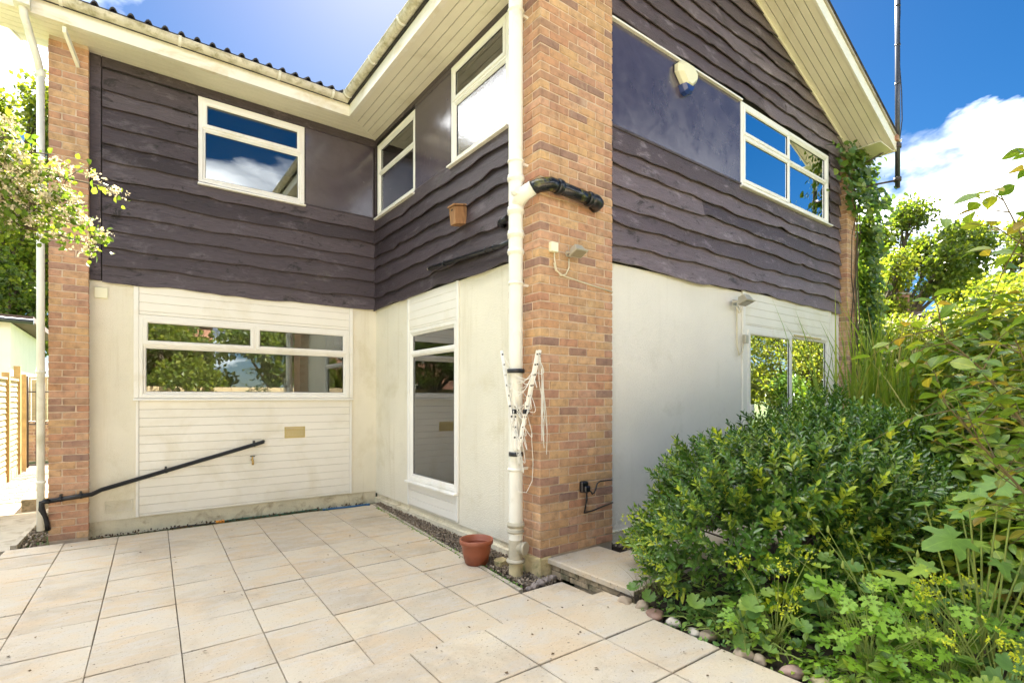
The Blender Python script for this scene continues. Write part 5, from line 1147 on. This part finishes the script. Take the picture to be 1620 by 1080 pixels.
shrub('evergreen_shrub','big glossy dark green shrub with lime young shoots in front of the white wall',(3.98,1.86,.69),(1.02,.85,.66),3000,1.05,M['l_dark'],M['l_tip'],130,lean=.42)
shrub('evergreen_shrub','dark leafy shrub right of the glossy shrub, under the reeds',(5.15,1.25,.62),(.95,.75,.62),1500,1.25,M['l_ivy'],M['l_tip'],12,120,2)
# ---- broad leaved border plants filling the right hand side
bv, bf_ = leaf_shape(.27, 4, .12, .2)
def leafy(name, label, c, rad, n, size, m, cat='plant', up=.8, seed=3, mv=None):
    mv = mv or M['v_border']
    t = thing(name, label, cat, (c[0],c[1],.1)); r = np.random.default_rng(seed)
    d = r.normal(size=(n,3)); d /= np.linalg.norm(d,axis=1)[:,None]; d[:,2] = np.abs(d[:,2])*.95-.1
    p = np.array(c)+d*(.45+.55*r.random(n)**.6)[:,None]*np.array(rad); p[:,2] = np.maximum(p[:,2], .10)
    nrm = d*.6+np.array([0,0,up])+r.normal(size=(n,3))*.35; s = r.uniform(.6,1.3,n)*size
    mm = MB(); r5 = random.Random(seed)
    for k in range(22):
        e = Vector(p[r5.randrange(n)]); b = Vector((c[0]+r5.uniform(-.2,.2)*rad[0],c[1]+r5.uniform(-.2,.2)*rad[1],.08)); mm.tube([tuple(b),tuple(b.lerp(e,.55)+Vector((0,0,.06))),tuple(e)], [.006,.005,.002], 5, False)
    mm.build('stems', M['stem'], t)
    near = np.argsort(np.linalg.norm(p-np.array([0,0,1.5]),axis=1))[:120]; ns = set(near.tolist()); A = align(nrm)
    me = mesh_of('leaf', bv, bf_, mv)
    for i in near: o = bpy.data.objects.new('leaf', me); o.matrix_basis = Matrix.Translation(p[i].tolist()) @ Matrix(A[i].tolist()).to_4x4() @ Matrix.Scale(s[i],4); link(o, t)
    idx = np.array([i for i in range(n) if i not in ns]); o = scatter_mesh('foliage', bv, bf_, p[idx], A[idx], s[idx], m, t, True); o['kind'] = 'stuff'
    return t
leafy('border_plant','leafy green border plant behind the lobed plant at the right edge',(4.5,.55,.35),(1.0,.55,.75),900,.10,M['l_branch'],seed=4)
leafy('border_plant','tangled leafy plant below the reeds on the right',(5.0,1.0,.5),(.9,.7,.95),900,.11,M['l_oak'],seed=5)
leafy('border_plant','tall leafy plant under the overhanging branch at the right edge',(4.7,.75,.8),(.6,.5,1.0),700,.11,M['l_branch'],seed=6)
leafy('border_plant','low leafy plant in the dark front of the bed',(3.45,.95,.15),(.75,.65,.42),800,.07,M['l_mantle'],seed=7)
leafy('border_plant','low herb carpet at the foot of the glossy shrub',(3.15,1.75,.1),(.45,.75,.30),500,.055,M['l_mantle'],seed=8)
leafy('border_plant','bright leafy shrub filling the right edge behind the overhanging branch',(6.0,1.05,1.45),(.85,.65,1.15),1500,.11,M['l_branch'],seed=9)
leafy('border_plant','bright leafy shrub at the right edge beside the far reeds',(5.2,.45,1.25),(.65,.5,1.1),1100,.10,M['l_yellow'],seed=10)
leafy('border_plant','tall yellow green shrub behind the reeds at the right',(8.6,1.6,1.5),(1.1,.8,1.3),1700,.11,M['l_yellow'],seed=11)
leafy('edge_plant','small leafy plant spilling over the cobbles onto the terrace edge',(2.82,1.62,.08),(.16,.70,.20),420,.038,M['l_mantle'],seed=12)
leafy('edge_plant','small leafy plant spilling over the last cobbles at the bottom',(2.84,.95,.08),(.16,.40,.22),300,.040,M['l_herb'],seed=13)
# ---- reeds
rd = thing('reed_clump','tall green reed clump in front of the patio door','reeds',(5.9,2.1,.1))
def blades(n, c, spread, h0, h1, w, bend, seed, m, parent, name='blades'):
    r = random.Random(seed); mb = MB(); rn = []
    for k in range(n):
        b = Vector((c[0]+r.gauss(0,spread),c[1]+r.gauss(0,spread*.6),.08)); h = r.uniform(h0,h1); a = r.uniform(0,6.283); bd = r.uniform(.1,1)*bend; ww = w*r.uniform(.6,1.2); sd_ = Vector((math.cos(a+1.57+r.uniform(-.6,.6)),math.sin(a+1.57),0)); vs = []
        for i in range(8):
            t = i/7; q = b+Vector((math.cos(a),math.sin(a),0))*bd*t**2.2*h+Vector((0,0,h*(t-.22*bd*t**3))); wd = ww*(1-t**2)*(.5+.5*min(1,t*4)); vs += [q-sd_*wd,q+sd_*wd]
        mb.add(vs,[(2*i,2*i+1,2*i+3,2*i+2) for i in range(7)],True); rn += [r.random()]*16
    o = mb.build(name,m,parent); o['kind'] = 'stuff'; o.data.attributes.new('rnd','FLOAT','POINT').data.foreach_set('value',np.array(rn,np.float32)); return o
blades(300,(6.05,1.92,0),.36,1.35,2.6,.018,.40,5,M['l_grass'],rd)
blades(280,(6.5,1.6,0),.42,1.2,2.3,.020,.42,6,M['l_grass'],rd,'outer_blades')
rd2 = thing('reed_clump','bright reed clump behind the leafy plants near the right edge','reeds',(6.8,1.4,.1))
blades(300,(6.4,1.15,0),.55,1.0,2.05,.021,.48,7,M['l_grass'],rd2)
# ---- climber on the far pier
cl = thing('climbing_plant','dark green climber covering the far right pier up to the eaves','climber',(9.1,3.2,.1))
r = np.random.default_rng(9); n = 2600; z = r.random(n)**.8*4.4+.9; wd = .10+.16*np.clip((z-1)/4,0,1)+.10*np.sin(z*3.1)**2
p = np.stack([9.27+r.normal(size=n)*wd+.02, 3.16+r.normal(size=n)*.14, z],1); top = z > 4.7; p[top,0] -= r.random(top.sum())*.62*(z[top]-4.7)/.6; p[top,1] = 3.22+r.normal(size=top.sum())*.08
inside = (p[:,0] > 8.87) & (p[:,0] < 9.23) & (p[:,1] > 3.28); p[inside,1] = 3.27-r.random(inside.sum())*.12; p[:,1] = np.minimum(p[:,1], np.where(p[:,0] < 9.25, 3.29, 3.5))
lowz = p[:,2] < 4.35; p[lowz,0] = 9.30+np.abs(p[lowz,0]-9.27)*.75; p[lowz,1] = 3.22+r.normal(size=lowz.sum())*.10
hi = (p[:,0] < 8.87); p[hi,1] = np.minimum(p[hi,1], 3.34)
iv = np.array([(0,0,0),(.42,.22,.05),(.34,.62,.02),(0,1,-.08),(-.34,.62,.02),(-.42,.22,.05)],float); ifc = np.array([(0,1,2),(0,2,3),(0,3,4),(0,4,5)])
nd = np.stack([-.5+r.normal(size=n)*.4,-1+r.normal(size=n)*.4,.5+r.normal(size=n)*.4],1)
o = scatter_mesh('foliage', iv, ifc, p, align(nd), r.uniform(.06,.125,n), M['l_ivy'], cl, True); o['kind'] = 'stuff'
m = MB()
for k in range(5):
    rr = random.Random(k); m.tube([(9.05+rr.uniform(-.1,.25)+.03*math.sin(i*1.7+k),3.27,.1+.65*i) for i in range(8)], [.016-.0015*i for i in range(8)], 6, False)
m.build('vine_stem', M['bark'], cl)
# ---- overhanging branch, right foreground
lvs = [mesh_of('leaf', *leaf_shape(w,5,.14,dr), M['v_branch']) for w,dr in ((.27,.12),(.29,.22),(.25,.30))]
def twig(parent, pts, nl, size, rr, meshes, stem_m, rad=.004, start=.15, updir=.5, pair=True):
    P_ = [Vector(p) for p in pts]
    def at(t):
        s = t*(len(P_)-1); i = min(int(s),len(P_)-2); return P_[i].lerp(P_[i+1], s-i), (P_[i+1]-P_[i]).normalized()
    n = 10; mb = MB(); mb.tube([tuple(at(i/n)[0]) for i in range(n+1)], [rad*(1-.75*i/n) for i in range(n+1)], 6, False); mb.build('twig', stem_m, parent)
    for k in range(nl):
        t = start+(1-start)*(k+rr.uniform(.2,.8))/nl; p,d = at(min(t,.999)); side = d.cross(Vector((0,0,1))); side = side.normalized() if side.length > .01 else Vector((1,0,0))
        s = 1 if k%2 else -1; dirv_ = (d*rr.uniform(.3,.9)+side*s*rr.uniform(.5,1.0)+Vector((0,0,rr.uniform(-.25,.45)))).normalized()
        nrm = (Vector((0,0,1))*updir+Vector((rr.gauss(0,.35),rr.gauss(0,.35),rr.uniform(0,.5)))); nrm = (nrm-dirv_*nrm.dot(dirv_)).normalized(); x = dirv_.cross(nrm)
        Mx = Matrix((x,dirv_,nrm)).transposed().to_4x4(); o = bpy.data.objects.new('leaf', rr.choice(meshes)); o.matrix_basis = Matrix.Translation(p) @ Mx @ Matrix.Scale(size*rr.uniform(.65,1.2),4); link(o, parent)
br = thing('overhanging_shrub','large leaved shrub branch reaching in from the right edge of the picture','shrub',(3.35,.05,.1))
rr = random.Random(12)
main = [[(3.35,.05,.1),(3.2,.12,.9),(2.95,.22,1.5),(2.7,.36,1.95),(2.55,.45,2.25)],[(3.35,.05,.1),(3.1,.2,.8),(2.85,.35,1.25),(2.62,.50,1.6),(2.42,.62,1.78)],[(3.35,.05,.1),(3.05,.2,.7),(2.8,.36,1.05),(2.55,.50,1.33),(2.40,.58,1.50)],[(3.35,.05,.1),(3.15,.0,1.0),(2.95,.1,1.7),(2.8,.2,2.2),(2.7,.26,2.5)],[(3.35,.05,.1),(3.2,.2,.7),(3.0,.3,1.2),(2.8,.38,1.5),(2.62,.42,1.72)]]
for q,pts in enumerate(main):
    MB().tube(pts, [.012,.009,.006,.004,.002], 8, False).build('branch', M['twig'], br)
    for k in range(19):
        t = .34+.64*k/18; s = t*4; i = min(int(s),3); p0 = Vector(pts[i]).lerp(Vector(pts[i+1]), s-i); L_ = rr.uniform(.16,.36)
        d = Vector((rr.uniform(-.75,.35),rr.uniform(-.35,.75),rr.uniform(-.25,.4))).normalized()
        twig(br, [tuple(p0),tuple(p0+d*L_*.5+Vector((0,0,.02))),tuple(p0+d*L_+Vector((0,0,-.02)))], 5, .072, rr, lvs, M['twig'], .0028, .2)
# ---- lobed big leaves (bottom right)
def outline_leaf(radii, cup=.15, fold=.0):
    n = len(radii); V = [(0,0,0)]; 
    for i,rad in enumerate(radii):
        a = math.pi*2*i/n - math.pi/2; V.append((rad*.5*math.cos(a),rad*.5*math.sin(a),cup*.18*rad))
    for i,rad in enumerate(radii):
        a = math.pi*2*i/n - math.pi/2; V.append((rad*math.cos(a),rad*math.sin(a),cup*rad*rad*.6+(.03 if i%2 else -.01)))
    F = [(0,1+i,1+(i+1)%n) for i in range(n)]+[(1+i,1+n+i,1+n+(i+1)%n,1+(i+1)%n) for i in range(n)]; return V, F
def lobed(n_lobes, depth, pts=5, notch=.15):
    out = []
    N_ = n_lobes*pts
    for i in range(N_):
        t = i/N_; ph = abs(math.sin(math.pi*n_lobes*t)); out.append((1-depth)+depth*ph**.8)
    out[0] = notch; return out
mantle = [mesh_of('leaf', *outline_leaf([x*(1 if k else 1) for x in lobed(9,.16,4,.12)], .45+.2*k), M['v_mantle']) for k in range(2)]
oakr = [.12,.75,.62,.82,1.0,.55,.62,.95,1.1,.60,.72,1.15,1.35,1.15,.72,.60,1.1,.95,.62,.55,1.0,.82,.62,.75]
oak = [mesh_of('leaf', *outline_leaf(oakr, c), M['v_oak']) for c in (-.22,-.1)]
def stalked(parent, base, tips, size, meshes, rr, stem_m, rad=.0035, tilt=.55, tocam=.5):
    mb = MB()
    for tip in tips:
        b,t = Vector(base)+Vector((rr.uniform(-.04,.04),rr.uniform(-.04,.04),0)),Vector(tip); mid = b.lerp(t,.5)+Vector((0,0,.05)); mb.tube([tuple(b),tuple(mid),tuple(t)], [rad,rad*.8,rad*.55], 6, False)
        nrm = Vector((-.55*tocam+rr.gauss(0,.3),-.35*tocam+rr.gauss(0,.3),1)).normalized(); o = bpy.data.objects.new('leaf', rr.choice(meshes)); h = Vector((t.x-b.x,t.y-b.y,0)); h = h.normalized() if h.length > .01 else Vector((1,0,0)); y = (h-nrm*h.dot(nrm)).normalized(); x = y.cross(nrm)
        o.matrix_basis = Matrix.Translation(t) @ Matrix((x,y,nrm)).transposed().to_4x4() @ Matrix.Scale(size*rr.uniform(.6,1.2),4); link(o, parent)
    mb.build('stalks', stem_m, parent)
def ring_tips(c, rx, n, z0, z1, rr):
    return [(c[0]+rx*math.sqrt(rr.random())*math.cos(a),c[1]+rx*math.sqrt(rr.random())*math.sin(a),rr.uniform(z0,z1)) for a in [rr.uniform(0,6.283) for _ in range(n)]]
hy = thing('lobed_leaf_plant','plant with large jagged lobed leaves near the lower right edge','plant',(3.2,.62,.1))
rr = random.Random(21); stalked(hy,(3.22,.62,.1),[(3.05,.70,.86),(3.22,.85,.98),(3.35,.55,1.0),(2.98,.52,.80),(3.18,.42,.90),(3.42,.75,.92),(3.12,.66,1.06),(3.30,.40,.74),(3.5,.5,.85),(3.0,.8,.70),(3.28,.95,.72),(3.45,.9,.6),(3.1,.3,.66),(3.3,.7,.8),(3.15,.9,.6),(3.4,.6,1.08),(3.55,.7,1.0)],.092,oak,rr,M['stem'],.006)
for k,(c,rx,nn,z0,z1,lb) in enumerate((((3.02,2.28),.24,30,.16,.50,'soft round leaved plant spilling over the terrace corner'),((2.88,1.42),.20,26,.14,.42,'round leaved plant with lime stems at the cobble edge'),((3.12,1.25),.26,22,.18,.60,'round leaved plant in the shade of the glossy shrub'),((3.05,.52),.30,26,.16,.52,'round leaved plant at the bottom right of the bed'),((2.92,1.85),.18,16,.12,.32,'small round leaved plant between the cobbles and glossy shrub'))):
    t = thing('mantle_plant',lb,'plant',(c[0],c[1],.1)); rr = random.Random(30+k); stalked(t,(c[0],c[1],.1),ring_tips(c,rx,nn,z0,z1,rr),.055 if k else .045,mantle,rr,M['stem'])
    if k in (0,1,3):
        fl_ = []; mb = MB()
        for q in range(9 if k != 3 else 16):
            a = rr.uniform(0,6.283); h = rr.uniform(.42,.66); e = Vector((c[0]+math.cos(a)*rx*.9-.05,c[1]+math.sin(a)*rx*.9,h)); mb.tube([(c[0],c[1],.12),tuple(Vector((c[0],c[1],.12)).lerp(e,.6)+Vector((0,0,.06))),tuple(e)], [.003,.0025,.0015], 5, False)
            for w in range(16): fl_.append(e+Vector((rr.gauss(0,.028),rr.gauss(0,.028),rr.gauss(0,.02))))
        mb.build('flower_stalks', M['stem'], t); fp = np.array([tuple(v) for v in fl_]); o = scatter_mesh('flowers', LF, LFF, np.repeat(fp,3,0), rand_rots(len(fp)*3), NR.uniform(.010,.018,len(fp)*3), M['yflower'], t); o['kind'] = 'stuff'
# feathery lobed herb
def herb_mesh():
    V = []; F = []; k = 0
    for (px,py,s,a) in ((0,.0,.42,1.3),(0,.0,.42,-1.3),(0,.28,.5,1.0),(0,.28,.5,-1.0),(0,.55,.62,0)):
        rad = [.08,.42,.22,.66,.34,.88,.46,1.0,1.15,1.0,.46,.88,.34,.66,.22,.42]; v,f = outline_leaf(rad,.1); v = [(x*.72,y,z) for x,y,z in v]; ca,sa = math.cos(-a),math.sin(-a)
        for x,y,z in v:
            y2 = y+.35; X = x*s*ca-y2*s*sa; Y = x*s*sa+y2*s*ca; V.append((px+X,py+Y,z*s-.12*Y*Y))
        F += [tuple(q+k for q in ff_) for ff_ in f]; k += len(v)
    return V,F
hm = [mesh_of('leaf', *herb_mesh(), M['l_herb'])]
for k,(c,rx,nn,z0,z1,lb) in enumerate((((2.92,.98),.25,70,.14,.56,'fresh green plant with divided leaves at the bottom of the bed'),((3.0,.72),.22,46,.2,.62,'second divided leaf plant right of the freshest green one'),((2.80,1.55),.13,14,.14,.34,'small divided leaf plant by the cobbles'))):
    t = thing('celandine_plant',lb,'plant',(c[0],c[1],.1)); rr = random.Random(50+k); stalked(t,(c[0],c[1],.1),ring_tips(c,rx,nn,z0,z1,rr),.066,hm,rr,M['stem'],.0025,.4,.7)
# poppy seed heads
pp = thing('poppy_stalks','thin curving stalks with green seed heads among the lower right leaves','plant',(3.1,1.0,.1)); rr = random.Random(61); mb = MB(); tips = []
for k in range(11):
    e = Vector((3.0+rr.uniform(-.2,.3),1.05+rr.uniform(-.3,.35),rr.uniform(.55,.86))); b = Vector((3.1+rr.uniform(-.08,.08),.95+rr.uniform(-.1,.1),.1)); mb.tube([tuple(b),tuple(b.lerp(e,.6)+Vector((.03,0,.05))),tuple(e)], [.0025,.002,.0018], 5, False); tips.append(e)
mb.build('stalks', M['stem'], pp)
for e in tips: MB().lathe([(.001,-.012),(.007,-.004),(.008,.006),(.004,.02),(.0005,.030)],tuple(e),8).build('seed_head', M['stem'], pp)
# dark grassy tuft at the terrace corner
tf = thing('dark_grass_tuft','small tuft of dark strap leaves over the terrace corner','grass',(2.86,2.32,.1)); blades(26,(2.88,2.33,0),.04,.16,.32,.004,1.2,71,M['twig'],tf,'blades')
# cobbles along the terrace edge
cob = [(2.78,2.40,.055,'brown cobble nearest the dark grass tuft'),(2.80,2.27,.06,'brown cobble second from the dark grass tuft'),(2.765,2.12,.062,'dark reddish cobble third along the terrace edge'),(2.755,1.99,.052,'whitish banded cobble at the terrace edge'),(2.75,1.87,.048,'pale grey cobble next to the banded one'),(2.752,1.75,.05,'small brown cobble half under round leaves'),(2.745,1.55,.056,'rusty cobble below the round leaved plant'),(2.75,1.43,.045,'small dark cobble next to the rusty one'),(2.745,1.30,.058,'pinkish cobble along the lower terrace edge'),(2.75,1.17,.06,'mossy yellowish cobble along the lower terrace edge'),(2.755,1.03,.068,'largest pale cobble at the bottom of the bed edge'),(2.76,.88,.06,'last cobble at the bottom edge of the picture')]
cm = {2:(.26,.16,.12),3:(.50,.45,.38),4:(.42,.38,.32),8:(.34,.23,.19),9:(.33,.28,.15),10:(.42,.34,.22)}
for k,(x,y,s,lb) in enumerate(cob):
    s *= .82; r6 = random.Random(k); v = IV3*np.array([s*r6.uniform(1.0,1.35),s*r6.uniform(.9,1.1),s*r6.uniform(.62,.8)]); v = v*(1+.12*np.sin(IV3[:,0:1]*2.9+k)+.10*np.sin(IV3[:,1:2]*3.7+2*k)+.06*np.sin(IV3[:,2:3]*5+IV3[:,0:1]*4+k))
    mt = M['stone'] if k not in cm else pmat('cobble_stone_%d' % k, cm[k], .6, .25, 9, .2, 40, dirt=tuple(c*.5 for c in cm[k]), dscale=7, dlo=.5, dhi=.7)
    me = mesh_of('cobble', v, IF3, mt); o = bpy.data.objects.new('cobble', me); o.location = (x+r6.uniform(-.02,.015),y+r6.uniform(-.03,.03),.097); o.rotation_euler = (0,0,r6.uniform(0,3)); C.objects.link(o); tag(o, lb, 'cobble', 'cobbles edging the terrace')
# ---- hawthorn reaching in from the left
hw = thing('hawthorn_tree','hawthorn branch with cream blossom reaching in front of the left pier','tree',(-2.7,5.3,-.05))
MB().tube([(-2.7,5.3,-.05),(-2.65,5.25,1.2),(-2.45,5.1,2.1),(-2.1,4.9,2.6)], [.09,.075,.06,.045], 9, False).build('trunk', M['bark'], hw)
rr = random.Random(81); twigs = MB(); lp=[]; fpn=[]
ends_ = [(-.20,4.02,2.66),(-.06,3.98,2.78),(-.36,4.1,2.95),(-.45,4.2,2.72),(-.6,4.3,3.1),(-.75,4.3,2.95),(-.50,4.2,2.50),(-.85,4.35,3.3),(-.95,4.4,2.75),(-.62,4.25,2.62),(-1.05,4.5,3.1),(-1.3,4.6,2.9),(-1.2,4.5,3.45),(-.72,4.3,2.80),(-.55,4.2,2.86),(-.30,4.08,2.60),(-.66,4.3,2.45),(-.9,4.4,2.95),(-.5,4.15,3.02),(-.15,3.98,2.42),(-.2,4.0,2.52),(-.3,4.05,2.62),(-.4,4.1,2.48),(-.5,4.2,2.62),(-.28,4.05,2.80)]
for q,e in enumerate(ends_):
    s = Vector((-2.1,4.9,2.6)); e = Vector(e); mid = s.lerp(e,.5)+Vector((0,0,rr.uniform(.05,.22)))
    pl_ = [s, s.lerp(mid,.5)+Vector((0,0,.05)), mid, mid.lerp(e,.5)+Vector((0,0,.05)), e]; twigs.tube([tuple(v) for v in pl_], [.02,.014,.010,.007,.003], 6, False)
    for k in range(40):
        t = rr.uniform(.36,1.0)*4; i = min(int(t),3); p0 = pl_[i].lerp(pl_[i+1],t-i); d = Vector((rr.gauss(0,1),rr.gauss(0,1),rr.gauss(.2,1))).normalized(); p1 = p0+d*rr.uniform(.04,.13); twigs.tube([tuple(p0),tuple(p1)], [.003,.0015], 4, False)
        for w in range(8): lp.append(p1+Vector((rr.gauss(0,.03),rr.gauss(0,.03),rr.gauss(0,.03))))
        if rr.random() < .75:
            cpt = p1+Vector((0,0,.015))
            for w in range(24): fpn.append(cpt+Vector((rr.gauss(0,.026),rr.gauss(0,.026),rr.gauss(0,.016))))
twigs.build('twigs', M['bark'], hw)
hv, hf = leaf_shape(.36,3,.2,.15); A_ = np.array([tuple(v) for v in lp]); hl = mesh_of('leaf', hv, hf, M['l_haw'])
big = np.argsort(np.linalg.norm(A_-np.array([0,0,1.5]),axis=1)); rr_ = rand_rots(len(A_)); ss = NR.uniform(.028,.05,len(A_))
for i in big[:220]: o = bpy.data.objects.new('leaf', hl); o.matrix_basis = Matrix.Translation(A_[i].tolist()) @ Matrix(rr_[i].tolist()).to_4x4() @ Matrix.Scale(ss[i],4); link(o, hw)
o = scatter_mesh('foliage', hv, hf, A_[big[220:]], rr_[big[220:]], ss[big[220:]], M['l_haw'], hw); o['kind'] = 'stuff'
fp = np.array([tuple(v) for v in fpn]); fp = np.repeat(fp,3,0)+NR.normal(size=(len(fp)*3,3))*.004; o = scatter_mesh('blossom', iv, ifc, fp, rand_rots(len(fp)), NR.uniform(.010,.018,len(fp)), M['flower'], hw); o['kind'] = 'stuff'
# ---- debris on the slabs and moss along joints
r = np.random.default_rng(5); n = 90; xy = np.stack([r.uniform(-.6,2.4,n), r.uniform(2.7,6.9,n)],1); z = np.full(n,.006)
f2 = r.random(n) < .3; xy[f2,0] = r.uniform(1.2,2.65,f2.sum()); xy[f2,1] = r.uniform(1.5,2.6,f2.sum()); z[f2] = .106
o = scatter_mesh('fallen_leaves', LF, LFF, np.column_stack([xy,z]), align(np.column_stack([r.normal(size=(n,2))*.25,np.ones(n)])), r.uniform(.010,.030,n), M['dead']); tag(o,'scattered specks of dead leaf on the patio slabs','leaf litter',kind='stuff')
n = 420; xx = r.uniform(-.3,2.7,n); yy = 7.10+r.normal(size=n)*.025-.02
o = scatter_mesh('leaf_litter', LF, LFF, np.column_stack([xx,yy,np.full(n,.008)+r.random(n)*.015]), rand_rots(n), r.uniform(.012,.035,n), M['dead']); tag(o,'line of dead leaf litter along the foot of the left wall','leaf litter',kind='stuff')
n = 500; t = r.random(n); xx = 2.50+(t*3.4)*.075+r.normal(size=n)*.02; yy = 3.2+t*3.6
o = scatter_mesh('moss', IV, IF, np.column_stack([xx,yy,np.full(n,.0)]), rand_rots(n), r.uniform(.004,.010,n), M['l_mantle']); tag(o,'moss specks along the patio edging strip by the gravel','moss',kind='stuff')
